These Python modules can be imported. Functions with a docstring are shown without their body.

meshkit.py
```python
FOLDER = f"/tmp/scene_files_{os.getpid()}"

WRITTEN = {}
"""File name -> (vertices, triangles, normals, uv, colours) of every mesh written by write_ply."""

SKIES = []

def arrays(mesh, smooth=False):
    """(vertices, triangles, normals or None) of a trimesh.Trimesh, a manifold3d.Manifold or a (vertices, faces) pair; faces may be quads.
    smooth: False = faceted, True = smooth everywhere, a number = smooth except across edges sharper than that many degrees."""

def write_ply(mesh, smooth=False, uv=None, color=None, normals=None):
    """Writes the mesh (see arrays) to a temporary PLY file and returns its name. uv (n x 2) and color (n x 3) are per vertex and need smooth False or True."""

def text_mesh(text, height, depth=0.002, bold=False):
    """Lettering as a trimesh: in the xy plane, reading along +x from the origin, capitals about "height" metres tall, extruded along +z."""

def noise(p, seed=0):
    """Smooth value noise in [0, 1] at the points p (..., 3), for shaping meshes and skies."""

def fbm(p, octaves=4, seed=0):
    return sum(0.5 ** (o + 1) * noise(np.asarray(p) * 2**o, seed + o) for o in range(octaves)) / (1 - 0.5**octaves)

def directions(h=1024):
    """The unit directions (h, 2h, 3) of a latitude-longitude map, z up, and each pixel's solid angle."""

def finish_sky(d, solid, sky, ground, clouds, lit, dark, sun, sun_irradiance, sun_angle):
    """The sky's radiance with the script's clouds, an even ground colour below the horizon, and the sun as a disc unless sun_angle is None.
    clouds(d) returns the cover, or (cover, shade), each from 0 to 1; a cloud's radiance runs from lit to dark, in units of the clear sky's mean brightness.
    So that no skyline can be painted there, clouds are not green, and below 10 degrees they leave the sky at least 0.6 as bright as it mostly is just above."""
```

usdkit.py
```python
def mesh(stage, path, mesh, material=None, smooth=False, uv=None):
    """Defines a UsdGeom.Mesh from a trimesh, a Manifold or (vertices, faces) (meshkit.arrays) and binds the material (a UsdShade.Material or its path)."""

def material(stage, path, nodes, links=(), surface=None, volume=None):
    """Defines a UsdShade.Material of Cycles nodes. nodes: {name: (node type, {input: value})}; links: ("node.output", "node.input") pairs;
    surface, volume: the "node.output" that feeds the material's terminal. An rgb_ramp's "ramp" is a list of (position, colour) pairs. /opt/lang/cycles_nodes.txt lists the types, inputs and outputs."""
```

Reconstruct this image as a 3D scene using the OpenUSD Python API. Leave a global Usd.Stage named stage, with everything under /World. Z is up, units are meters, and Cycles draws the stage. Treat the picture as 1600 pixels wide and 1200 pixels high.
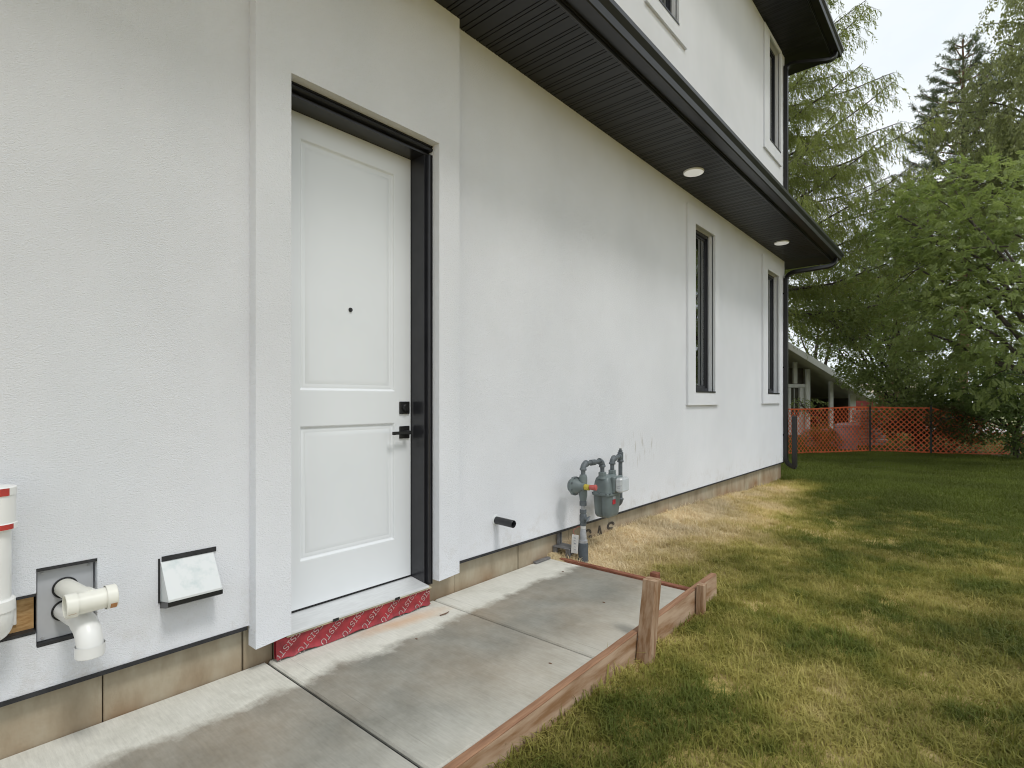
import math
import numpy as np
import trimesh
import shapely.geometry as sg
from shapely.ops import unary_union
from pxr import Gf, Sdf, Usd, UsdGeom, UsdLux, UsdShade, Vt
import usdkit
import meshkit

stage = Usd.Stage.CreateInMemory()
UsdGeom.SetStageUpAxis(stage, "Z")
UsdGeom.SetStageMetersPerUnit(stage, 1.0)
UsdGeom.Xform.Define(stage, "/World")
UsdGeom.Scope.Define(stage, "/World/Looks")
rng = np.random.default_rng(7)
V3 = lambda *a: np.array(a, float)

# ------------------------------------------------------------------ camera, sky, sun, exposure
YAW = 40.674
EYE = V3(2.40, 0.0, 1.18)
cam = UsdGeom.Camera.Define(stage, "/World/camera")
cam.AddTranslateOp().Set(Gf.Vec3d(*EYE))
cam.AddRotateZOp().Set(YAW)
cam.AddRotateXOp().Set(90.0)
cam.CreateFocalLengthAttr(19.035)
cam.CreateHorizontalApertureAttr(36.0)
cam.CreateVerticalApertureAttr(27.0)
cam.CreateVerticalApertureOffsetAttr(0.5625)
cam.CreateClippingRangeAttr(Gf.Vec2f(0.05, 2000))
cam.CreateExposureAttr(0.46)

SUN_DIR = V3(math.cos(math.radians(58)) * 0.99, -0.04, math.sin(math.radians(58)))
SUN_DIR /= np.linalg.norm(SUN_DIR)
SKY_STRENGTH, SUN_INTENSITY, SUN_ANGLE = 0.0985, 0.275, 12.0
usdkit.material(stage, "/World/Looks/overcast_sky", {
    "tc": ("texture_coordinate", {}),
    "sky": ("sky_texture", {"sky_type": "single_scattering", "sun_disc": False, "sun_elevation": float(math.asin(SUN_DIR[2])),
                            "sun_rotation": float(math.atan2(SUN_DIR[0], SUN_DIR[1]))}),
    "map": ("mapping", {"scale": (1.0, 1.0, 2.2)}),
    "n": ("noise_texture", {"scale": 2.2, "detail": 6.0, "roughness": 0.55}),
    "cr": ("rgb_ramp", {"ramp": [(0.30, (6.6, 7.25, 7.55)), (0.55, (7.6, 7.95, 8.05)), (0.75, (8.4, 8.5, 8.4))]}),
    "mx": ("mix_color", {"fac": 0.9}),
    "bg": ("background_shader", {"strength": SKY_STRENGTH}),
}, [("tc.generated", "map.vector"), ("map.vector", "n.vector"), ("n.fac", "cr.fac"), ("sky.color", "mx.a"), ("cr.color", "mx.b"),
    ("mx.result", "bg.color")], surface="bg.background")
dome = UsdLux.DomeLight.Define(stage, "/World/sky")
dome.CreateIntensityAttr(1.0)
UsdShade.MaterialBindingAPI.Apply(dome.GetPrim()).Bind(UsdShade.Material.Get(stage, "/World/Looks/overcast_sky"))
dome.GetPrim().SetCustomDataByKey("kind", "structure")
sun = UsdLux.DistantLight.Define(stage, "/World/sun")
sun.CreateIntensityAttr(SUN_INTENSITY)
sun.CreateAngleAttr(SUN_ANGLE)
sun.CreateColorAttr(Gf.Vec3f(1.0, 0.98, 0.95))
sun.CreateNormalizeAttr(True)
_z = SUN_DIR
_x = np.cross(V3(0, 1, 0), _z); _x /= np.linalg.norm(_x)
_y = np.cross(_z, _x)
_m = Gf.Matrix4d(*_x, 0, *_y, 0, *_z, 0, 0, 0, 30, 1)
sun.AddTransformOp().Set(_m)

# ------------------------------------------------------------------ helpers: naming, tagging
used = {}
bases = {}


def numbered(parent, name):
    k = used.get((parent, name), 0)
    used[(parent, name)] = k + 1
    return name if k == 0 else f"{name}_{k:03d}"


def tag(prim, label=None, cat=None, group=None, kind=None):
    for k, v in (("label", label), ("category", cat), ("group", group), ("kind", kind)):
        if v:
            prim.SetCustomDataByKey(k, v)
    return prim


def thing(name, label, cat, base=(0, 0, 0), group=None, kind=None):
    path = "/World/" + numbered("/World", name)
    x = UsdGeom.Xform.Define(stage, path)
    x.AddTranslateOp().Set(Gf.Vec3d(*map(float, base)))
    bases[path] = np.array(base, float)
    tag(x.GetPrim(), label, cat, group, kind)
    return path


def obj(name, mesh, material, parent="/World", smooth=False, label=None, cat=None, group=None, kind=None):
    """One Mesh prim; mesh in world coordinates, parent a path."""
    path = parent + "/" + numbered(parent, name)
    v, f, n = meshkit.arrays(mesh, smooth)
    b = bases.get(parent, np.zeros(3))
    bases[path] = b
    m = usdkit.mesh(stage, path, (v - b, f), "/World/Looks/" + material)
    if n is not None:
        m.CreateNormalsAttr(Vt.Vec3fArray.FromNumpy(n.astype(np.float32)))
        m.SetNormalsInterpolation("vertex")
    tag(m.GetPrim(), label, cat, group, kind)
    return path


# ------------------------------------------------------------------ helpers: shapes
def cat(*ms):
    vs, fs, k = [], [], 0
    for m in ms:
        v, f, _ = meshkit.arrays(m)
        vs.append(v); fs.append(f + k); k += len(v)
    return np.vstack(vs), np.vstack(fs)


def box(x0, x1, y0, y1, z0, z1, b=0.0):
    c = V3(x0 + x1, y0 + y1, z0 + z1) / 2
    h = np.abs(V3(x1 - x0, y1 - y0, z1 - z0)) / 2
    if b <= 0:
        m = trimesh.creation.box(h * 2)
        m.apply_translation(c)
        return m
    b = min(b, h.min() * 0.9)
    p = []
    for s in np.ndindex(2, 2, 2):
        s = np.array(s) * 2 - 1
        for k in range(3):
            q = h - b
            q[k] = h[k]
            p.append(c + s * q)
    return trimesh.convex.convex_hull(np.array(p))


def obox(p0, p1, w, t, side=(0, 0, 1), b=0.004):
    """A beam from p0 to p1, w wide across 'side' x direction, t thick along 'side'."""
    p0, p1 = np.array(p0, float), np.array(p1, float)
    d = p1 - p0
    L = np.linalg.norm(d); d /= L
    s = np.array(side, float); s -= d * (s @ d); s /= np.linalg.norm(s)
    u = np.cross(s, d)
    m = box(0, L, -w / 2, w / 2, -t / 2, t / 2, b)
    T = np.eye(4); T[:3, 0], T[:3, 1], T[:3, 2], T[:3, 3] = d, u, s, p0
    m.apply_transform(T)
    return m


def tube(points, radii, sides=8, caps=True):
    p = np.asarray(points, float)
    n = len(p)
    r = np.broadcast_to(np.asarray(radii, float), (n,))
    t = np.gradient(p, axis=0)
    t /= np.linalg.norm(t, axis=1, keepdims=True) + 1e-12
    a = np.zeros_like(t)
    ref = V3(0, 0, 1) if abs(t[0, 2]) < 0.9 else V3(1, 0, 0)
    for i in range(n):
        q = ref - t[i] * (ref @ t[i])
        q /= np.linalg.norm(q) + 1e-12
        a[i] = q
        ref = q
    bb = np.cross(t, a)
    ang = np.arange(sides) * 2 * np.pi / sides
    v = p[:, None] + r[:, None, None] * (np.cos(ang)[None, :, None] * a[:, None] + np.sin(ang)[None, :, None] * bb[:, None])
    v = v.reshape(-1, 3)
    i, j = np.meshgrid(np.arange(n - 1), np.arange(sides), indexing="ij")
    A, B = i * sides + j, i * sides + (j + 1) % sides
    q = np.stack([A, B, B + sides, A + sides], -1).reshape(-1, 4)
    f = np.vstack([q[:, [0, 1, 2]], q[:, [0, 2, 3]]])
    if caps:
        v = np.vstack([v, p[0], p[-1]])
        k = np.arange(sides)
        f = np.vstack([f, np.stack([np.full(sides, n * sides), (k + 1) % sides, k], 1),
                       np.stack([np.full(sides, n * sides + 1), (n - 1) * sides + k, (n - 1) * sides + (k + 1) % sides], 1)])
    return v, f


def hollow(p0, p1, r, wall, sides=28):
    """A pipe piece open at p1: outer skin, rim and inner bore."""
    p0, p1 = np.array(p0, float), np.array(p1, float)
    d = (p1 - p0) / np.linalg.norm(p1 - p0)
    return _hollow(p0, p1, d, r, wall, sides)


def _hollow(p0, p1, d, r, wall, sides):
    ref = V3(0, 0, 1) if abs(d[2]) < 0.9 else V3(1, 0, 0)
    a = ref - d * (ref @ d); a /= np.linalg.norm(a)
    b = np.cross(d, a)
    ang = np.arange(sides) * 2 * np.pi / sides
    rings = [(p0, r), (p1 - d * .002, r), (p1, r - .002), (p1, r - wall), (p0 + d * .01, r - wall)]
    v = np.vstack([c + rr * (np.cos(ang)[:, None] * a + np.sin(ang)[:, None] * b) for c, rr in rings])
    fs = []
    for i in range(len(rings) - 1):
        for j in range(sides):
            A, B = i * sides + j, i * sides + (j + 1) % sides
            fs += [[A, B, B + sides], [A, B + sides, A + sides]]
    k = len(v)
    v = np.vstack([v, p0 + d * .01])
    o = (len(rings) - 1) * sides
    fs += [[k, o + (j + 1) % sides, o + j] for j in range(sides)]
    return v, np.array(fs)


def cyl(p0, p1, r0, r1=None, sides=24, bev=0.0):
    p0, p1 = np.array(p0, float), np.array(p1, float)
    r1 = r0 if r1 is None else r1
    if bev:
        d = (p1 - p0) / np.linalg.norm(p1 - p0)
        return tube([p0, p0 + d * bev, p1 - d * bev, p1], [r0 - bev, r0, r1, r1 - bev], sides)
    return tube([p0, p1], [r0, r1], sides)


def bend(p0, corner, p1, n=8):
    """Points of a quarter bend."""
    p0, c, p1 = (np.array(q, float) for q in (p0, corner, p1))
    t = np.linspace(0, 1, n)[:, None]
    return (1 - t) ** 2 * p0 + 2 * t * (1 - t) * (c * .94 + (p0 + p1) * .03) + t ** 2 * p1


def prism_x(poly, x0, x1):
    """A (y, z) polygon extruded along x."""
    m = trimesh.creation.extrude_polygon(poly, x1 - x0, engine="earcut")
    v = np.array(m.vertices)
    return np.stack([v[:, 2] + x0, v[:, 0], v[:, 1]], 1), np.array(m.faces)


def prism_y(poly, y0, y1):
    """An (x, z) polygon extruded along y."""
    m = trimesh.creation.extrude_polygon(poly, y1 - y0, engine="earcut")
    v = np.array(m.vertices)
    return np.stack([v[:, 0], v[:, 2] + y0, v[:, 1]], 1), np.array(m.faces)[:, ::-1]


def rect(y0, y1, z0, z1):
    return sg.box(y0, z0, y1, z1)


# ------------------------------------------------------------------ helpers: materials
def mat(name, color, rough=0.6, var=0.0, vscale=4.0, stretch=(1, 1, 1), bump=0.0, bscale=60.0, bdist=0.002, bstretch=None, metal=0.0, spec=0.5, color2=None, island=0.0,
        ramp=(0.35, 0.65), detail=4.0):
    """Principled with noise variation between color and color2 (or color*(1 +- var)) and noise relief."""
    c = np.array(color, float)
    lo, hi = (c * (1 - var), c * (1 + var)) if color2 is None else (c, np.array(color2, float))
    nodes = {"g": ("geometry", {}), "m": ("mapping", {"scale": stretch}), "n": ("noise_texture", {"scale": vscale, "detail": detail, "roughness": 0.6}),
             "r": ("rgb_ramp", {"ramp": [(ramp[0], lo), (ramp[1], hi)]}),
             "p": ("principled_bsdf", {"roughness": rough, "metallic": metal, "specular_ior_level": spec})}
    links = [("g.position", "m.vector"), ("m.vector", "n.vector"), ("n.fac", "r.fac")]
    out = "r.color"
    if island:
        nodes["ir"] = ("map_range", {"to_min": 1 - island, "to_max": 1 + island})
        nodes["h"] = ("hsv", {})
        links += [("g.random_per_island", "ir.value"), ("ir.result", "h.value"), (out, "h.color")]
        out = "h.color"
    links.append((out, "p.base_color"))
    if bump:
        nodes["bm"] = ("mapping", {"scale": bstretch or (1, 1, 1)})
        nodes["bn"] = ("noise_texture", {"scale": bscale, "detail": 3.0, "roughness": 0.6})
        nodes["b"] = ("bump", {"strength": bump, "distance": bdist})
        links += [("g.position", "bm.vector"), ("bm.vector", "bn.vector"), ("bn.fac", "b.height"), ("b.normal", "p.normal")]
    return usdkit.material(stage, "/World/Looks/" + name, nodes, links, surface="p.BSDF")


def leaf_mat(name, dark, light, trans=0.4, rough=0.45, clump=1.2):
    d, l = np.array(dark, float), np.array(light, float)
    return usdkit.material(stage, "/World/Looks/" + name, {
        "g": ("geometry", {}), "n": ("noise_texture", {"scale": clump, "detail": 2.0}),
        "a": ("math", {"math_type": "multiply_add", "value2": 0.55, "value3": -0.03}),
        "b": ("math", {"math_type": "multiply_add", "value2": 0.5}),
        "r": ("rgb_ramp", {"ramp": [(0.1, d), (0.5, (d + l) / 2), (0.85, l)]}),
        "p": ("principled_bsdf", {"roughness": rough, "specular_ior_level": 0.35}),
        "h": ("hsv", {"value": 1.45, "saturation": 1.1, "hue": 0.5}),
        "t": ("translucent_bsdf", {}), "m": ("mix_closure", {"fac": trans}),
    }, [("g.position", "n.vector"), ("g.random_per_island", "a.value1"), ("n.fac", "b.value1"), ("a.value", "b.value3"), ("b.value", "r.fac"),
        ("r.color", "p.base_color"), ("r.color", "h.color"), ("h.color", "t.color"), ("p.BSDF", "m.closure1"), ("t.BSDF", "m.closure2")], surface="m.closure")


# stucco: fine sand float relief, faint clouding, scuffs beside the meter
def stucco(name, col, strength=1.0):
    usdkit.material(stage, "/World/Looks/" + name, {
        "g": ("geometry", {}),
        "n1": ("noise_texture", {"scale": 0.8, "detail": 5.0, "roughness": 0.6}),
        "r1": ("rgb_ramp", {"ramp": [(0.3, tuple(np.array(col) * 0.92)), (0.7, tuple(np.array(col) * 1.03))]}),
        "m2": ("mapping", {"scale": (1.0, 0.75, 1.25), "rotation": (0.35, 0, 0)}),
        "n2": ("noise_texture", {"scale": 175.0, "detail": 4.0, "roughness": 0.65}),
        "n3": ("noise_texture", {"scale": 330.0, "detail": 2.0, "roughness": 0.6}),
        "hm": ("math", {"math_type": "multiply_add", "value2": 0.35}),
        "sp": ("separate_xyz", {}),
        # scuffed patch at y 4.5, z 0.75
        "sy": ("math", {"math_type": "subtract", "value2": 4.62}), "sy2": ("math", {"math_type": "divide", "value2": 0.42}),
        "sz": ("math", {"math_type": "subtract", "value2": 0.72}), "sz2": ("math", {"math_type": "divide", "value2": 0.17}),
        "cv": ("combine_xyz", {"x": 0.0}), "ln": ("vector_math", {"math_type": "length"}),
        "el": ("map_range", {"from_min": 0.5, "from_max": 1.1, "to_min": 1.0, "to_max": 0.0, "clamp": True}),
        "m4": ("mapping", {"scale": (1, 17, 3.5)}), "n4": ("noise_texture", {"scale": 1.6, "detail": 3.0}),
        "r4": ("map_range", {"from_min": 0.56, "from_max": 0.68, "clamp": True}),
        "sm": ("math", {"math_type": "multiply"}), "sm2": ("math", {"math_type": "multiply", "value2": 0.45}),
        "mx": ("mix_color", {"b": (0.34, 0.29, 0.22)}),
        # rain-washed grey near the far corner, faint
        "m5": ("mapping", {"scale": (1, 2.2, 0.55)}), "n5": ("noise_texture", {"scale": 1.3, "detail": 4.0}),
        "r5": ("map_range", {"from_min": 0.5, "from_max": 0.72, "to_max": 0.22, "clamp": True}),
        "mx5": ("mix_color", {"b": tuple(np.array(col) * V3(0.86, 0.89, 0.9))}),
        "dz": ("map_range", {"from_min": 0.16, "from_max": 0.42, "to_min": 1.0, "to_max": 0.0, "clamp": True}), "dn": ("noise_texture", {"scale": 7.0, "detail": 8.0, "roughness": 0.75}),
        "dr": ("map_range", {"from_min": 0.5, "from_max": 0.75, "to_max": 0.55, "clamp": True}), "dm": ("math", {"math_type": "multiply"}), "mxd": ("mix_color", {"b": (0.42, 0.36, 0.28)}),
        "b": ("bump", {"strength": 0.95 * strength, "distance": 0.0046}),
        "p": ("principled_bsdf", {"roughness": 0.9, "specular_ior_level": 0.2, "diffuse_roughness": 0.5}),
    }, [("g.position", "n1.vector"), ("n1.fac", "r1.fac"), ("g.position", "m2.vector"), ("m2.vector", "n2.vector"), ("g.position", "n3.vector"),
        ("n3.fac", "hm.value1"), ("n2.fac", "hm.value3"), ("hm.value", "b.height"), ("b.normal", "p.normal"),
        ("g.position", "sp.vector"), ("sp.y", "sy.value1"), ("sy.value", "sy2.value1"), ("sp.z", "sz.value1"), ("sz.value", "sz2.value1"),
        ("sy2.value", "cv.y"), ("sz2.value", "cv.z"), ("cv.vector", "ln.vector1"), ("ln.value", "el.value"),
        ("g.position", "m4.vector"), ("m4.vector", "n4.vector"), ("n4.fac", "r4.value"), ("r4.result", "sm.value1"), ("el.result", "sm.value2"),
        ("sm.value", "sm2.value1"), ("sm2.value", "mx.fac"), ("r1.color", "mx5.a"), ("g.position", "m5.vector"), ("m5.vector", "n5.vector"), ("n5.fac", "r5.value"),
        ("r5.result", "mx5.fac"), ("mx5.result", "mx.a"), ("sp.z", "dz.value"), ("g.position", "dn.vector"), ("dn.fac", "dr.value"), ("dz.result", "dm.value1"), ("dr.result", "dm.value2"), ("dm.value", "mxd.fac"), ("mx.result", "mxd.a"), ("mxd.result", "p.base_color")], surface="p.BSDF")


stucco("white_stucco", (0.758, 0.768, 0.795))
mat("black_metal", (0.012, 0.011, 0.011), 0.32, 0.25, 3.0, bump=0.05, bscale=20)
mat("black_soffit", (0.0115, 0.0108, 0.0112), 0.42, 0.25, 2.0, bump=0.06, bscale=300)
mat("black_frame", (0.016, 0.016, 0.018), 0.22, 0.2, 6.0, bump=0.04, bscale=60)
mat("black_hardware", (0.008, 0.008, 0.008), 0.35)
mat("black_rubber", (0.01, 0.01, 0.01), 0.7)
mat("black_flashing", (0.02, 0.02, 0.022), 0.6, 0.4, 20, bump=0.2, bscale=80)
mat("door_paint", (0.73, 0.75, 0.765), 0.34, 0.02, 1.5, bump=0.03, bscale=250)
mat("aluminium_sill", (0.66, 0.67, 0.67), 0.42, 0.05, 14, stretch=(6, 1, 6), metal=0.25)
mat("sill_wood", (0.38, 0.33, 0.22), 0.8, 0.3, 14)
mat("white_plastic", (0.76, 0.76, 0.74), 0.35, 0.03, 8)
mat("cream_pvc", (0.74, 0.73, 0.66), 0.32, 0.03, 8)
mat("vent_white", (0.64, 0.66, 0.66), 0.4, color2=(0.42, 0.50, 0.50), vscale=11, ramp=(0.5, 0.72), detail=7)
mat("grey_plate", (0.42, 0.43, 0.45), 0.55, 0.06, 6)
mat("osb_board", (0.34, 0.19, 0.07), 0.8, color2=(0.55, 0.36, 0.17), vscale=45, stretch=(1, 0.5, 2))
mat("red_tape", (0.42, 0.04, 0.03), 0.5, 0.15, 15)
mat("grey_print", (0.35, 0.36, 0.38), 0.6)
mat("blue_print", (0.15, 0.30, 0.45), 0.6)
mat("orange_glue", (0.42, 0.2, 0.08), 0.6)
mat("black_abs", (0.02, 0.021, 0.023), 0.38, 0.2, 20)
mat("meter_paint", (0.145, 0.175, 0.175), 0.42, 0.12, 9, bump=0.12, bscale=160)
mat("meter_pipe", (0.10, 0.115, 0.125), 0.5, 0.3, 22, bump=0.2, bscale=140)
mat("galvanised", (0.42, 0.43, 0.45), 0.45, 0.25, 16, metal=0.5)
mat("sleeve_grey", (0.07, 0.085, 0.10), 0.55, 0.2, 20)
mat("tag_paper", (0.6, 0.59, 0.57), 0.6, 0.1, 30)
mat("tag_red", (0.5, 0.02, 0.035), 0.5, 0.1, 20)
mat("tag_yellow", (0.48, 0.38, 0.05), 0.5, 0.1, 20)
mat("pink_cap", (0.46, 0.10, 0.09), 0.5, 0.1, 20)
mat("steel_plate", (0.17, 0.165, 0.165), 0.6, 0.35, 14, bump=0.2, bscale=60)
usdkit.material(stage, "/World/Looks/clear_plastic", {"a": ("principled_bsdf", {"base_color": (0.62, 0.64, 0.66), "roughness": 0.2}), "b": ("transparent_bsdf", {"color": (0.9, 0.93, 0.93)}),
                                                     "m": ("mix_closure", {"fac": 0.45})}, [("a.BSDF", "m.closure1"), ("b.BSDF", "m.closure2")], surface="m.closure")
mat("paint_mark", (0.055, 0.045, 0.035), 0.85, 0.4, 30)
mat("wood_top", (0.20, 0.095, 0.05), 0.8, color2=(0.33, 0.185, 0.105), vscale=6, stretch=(9, 0.7, 9), detail=7, bump=0.3, bscale=20, bstretch=(9, 0.7, 9))
mat("wood_pale", (0.24, 0.125, 0.055), 0.85, color2=(0.44, 0.31, 0.21), vscale=3.4, stretch=(5, 0.8, 5), detail=8, bump=0.3, bscale=16, bstretch=(9, 0.8, 9), ramp=(0.36, 0.58))
mat("wood_stake", (0.22, 0.115, 0.052), 0.85, color2=(0.38, 0.26, 0.17), vscale=5, stretch=(7, 7, 0.9), detail=8, bump=0.3, bscale=20, bstretch=(9, 9, 0.8), ramp=(0.38, 0.6))
mat("wood_red", (0.16, 0.05, 0.025), 0.75, color2=(0.26, 0.10, 0.055), vscale=7, stretch=(2, 2, 9), bump=0.3, bscale=20, bstretch=(1, 9, 9))
mat("membrane", (0.27, 0.02, 0.028), 0.45, 0.3, 18, bump=0.4, bscale=26, bdist=0.006)
mat("membrane_ink", (0.62, 0.52, 0.5), 0.6, 0.1, 40)
usdkit.material(stage, "/World/Looks/light_lens", {"p": ("principled_bsdf", {"base_color": (0.8, 0.8, 0.78), "roughness": 0.4, "emission_color": (1.0, 0.98, 0.94), "emission_strength": 0.2})}, [], surface="p.BSDF")
mat("blind", (0.30, 0.30, 0.31), 0.7)
mat("teal_sheet", (0.14, 0.36, 0.30), 0.5, 0.15, 3)
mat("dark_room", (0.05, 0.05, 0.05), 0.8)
mat("shingles", (0.05, 0.05, 0.052), 0.9, 0.3, 30)
mat("orange_net", (0.74, 0.14, 0.045), 0.55, 0.1, 4)
mat("post_dark", (0.03, 0.03, 0.028), 0.6, 0.3, 8)
mat("bin_grey", (0.26, 0.24, 0.245), 0.5, 0.12, 6, metal=0.2)
mat("stone", (0.22, 0.18, 0.14), 0.85, color2=(0.46, 0.42, 0.36), vscale=5, bump=0.4, bscale=25, island=0.2)
mat("old_white", (0.66, 0.66, 0.63), 0.7, color2=(0.80, 0.80, 0.77), vscale=3, stretch=(1, 1, 0.4))
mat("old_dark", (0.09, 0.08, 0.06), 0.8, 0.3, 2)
mat("old_roof", (0.40, 0.32, 0.23), 0.9, color2=(0.52, 0.44, 0.34), vscale=6)
mat("old_soffit", (0.55, 0.53, 0.45), 0.8, 0.1, 2)
mat("red_siding", (0.33, 0.07, 0.06), 0.7, 0.15, 2)
mat("drive_concrete", (0.55, 0.54, 0.52), 0.9, 0.08, 1)
mat("twig", (0.14, 0.08, 0.05), 0.8)
mat("bark_grey", (0.085, 0.07, 0.055), 0.9, 0.4, 9, stretch=(2, 2, 0.5), bump=0.6, bscale=20, bdist=0.02)
mat("bark_pine", (0.15, 0.085, 0.05), 0.9, 0.4, 9, stretch=(2, 2, 0.5), bump=0.6, bscale=20, bdist=0.02)
mat("bark_birch", (0.40, 0.36, 0.31), 0.8, color2=(0.10, 0.08, 0.07), vscale=5, stretch=(1, 1, 4), ramp=(0.5, 0.7))
leaf_mat("larch_needles", (0.15, 0.18, 0.045), (0.46, 0.49, 0.16), 0.5)
leaf_mat("pine_needles", (0.07, 0.095, 0.045), (0.24, 0.27, 0.12), 0.3)
leaf_mat("birch_leaves", (0.16, 0.18, 0.07), (0.50, 0.52, 0.25), 0.5, 0.35)
leaf_mat("rowan_leaves", (0.14, 0.185, 0.05), (0.56, 0.60, 0.27), 0.5, 0.28)
leaf_mat("bush_leaves", (0.13, 0.17, 0.05), (0.55, 0.58, 0.28), 0.5, 0.27)
leaf_mat("dark_leaves", (0.08, 0.12, 0.035), (0.28, 0.33, 0.11), 0.45)
leaf_mat("far_leaves", (0.09, 0.12, 0.04), (0.30, 0.34, 0.13), 0.5)
leaf_mat("yellow_leaves", (0.12, 0.11, 0.02), (0.34, 0.32, 0.08), 0.35)
leaf_mat("brown_leaves", (0.06, 0.05, 0.022), (0.24, 0.20, 0.08), 0.45)
# window glass: sees through head on, mirrors at a glance
usdkit.material(stage, "/World/Looks/window_glass", {
    "f": ("fresnel", {"IOR": 1.55}), "a": ("math", {"math_type": "multiply_add", "value2": 2.0, "value3": 0.04, "use_clamp": True}),
    "t": ("transparent_bsdf", {"color": (0.80, 0.86, 0.84)}), "s": ("glossy_bsdf", {"color": (0.9, 0.92, 0.92), "roughness": 0.015}),
    "m": ("mix_closure", {})}, [("f.fac", "a.value1"), ("a.value", "m.fac"), ("t.BSDF", "m.closure1"), ("s.BSDF", "m.closure2")], surface="m.closure")

# foundation concrete: tan, orange stain at the foot
usdkit.material(stage, "/World/Looks/foundation_concrete", {
    "g": ("geometry", {}), "sp": ("separate_xyz", {}),
    "m1": ("mapping", {"scale": (1, 1, 0.35)}),
    "n": ("noise_texture", {"scale": 5.0, "detail": 6.0, "roughness": 0.65}),
    "r": ("rgb_ramp", {"ramp": [(0.3, (0.24, 0.195, 0.13)), (0.5, (0.36, 0.31, 0.225)), (0.7, (0.44, 0.40, 0.31))]}),
    "z": ("map_range", {"from_min": -0.02, "from_max": 0.13, "to_min": 0.62, "to_max": 0.0, "clamp": True}),
    "n2": ("noise_texture", {"scale": 3.0, "detail": 5.0}), "zz": ("math", {"math_type": "multiply", "use_clamp": True}),
    "n2b": ("map_range", {"from_min": 0.35, "from_max": 0.7, "to_max": 1.5, "clamp": True}),
    "mx": ("mix_color", {"b": (0.23, 0.12, 0.05)}),
    "bn": ("noise_texture", {"scale": 70.0, "detail": 4.0}), "b": ("bump", {"strength": 0.35, "distance": 0.003}),
    "p": ("principled_bsdf", {"roughness": 0.85, "specular_ior_level": 0.3})},
    [("g.position", "m1.vector"), ("m1.vector", "n.vector"), ("n.fac", "r.fac"), ("g.position", "sp.vector"), ("sp.z", "z.value"), ("g.position", "n2.vector"),
     ("n2.fac", "n2b.value"), ("z.result", "zz.value1"), ("n2b.result", "zz.value2"), ("zz.value", "mx.fac"), ("r.color", "mx.a"), ("mx.result", "p.base_color"),
     ("g.position", "bn.vector"), ("bn.fac", "b.height"), ("b.normal", "p.normal")], surface="p.BSDF")

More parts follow.
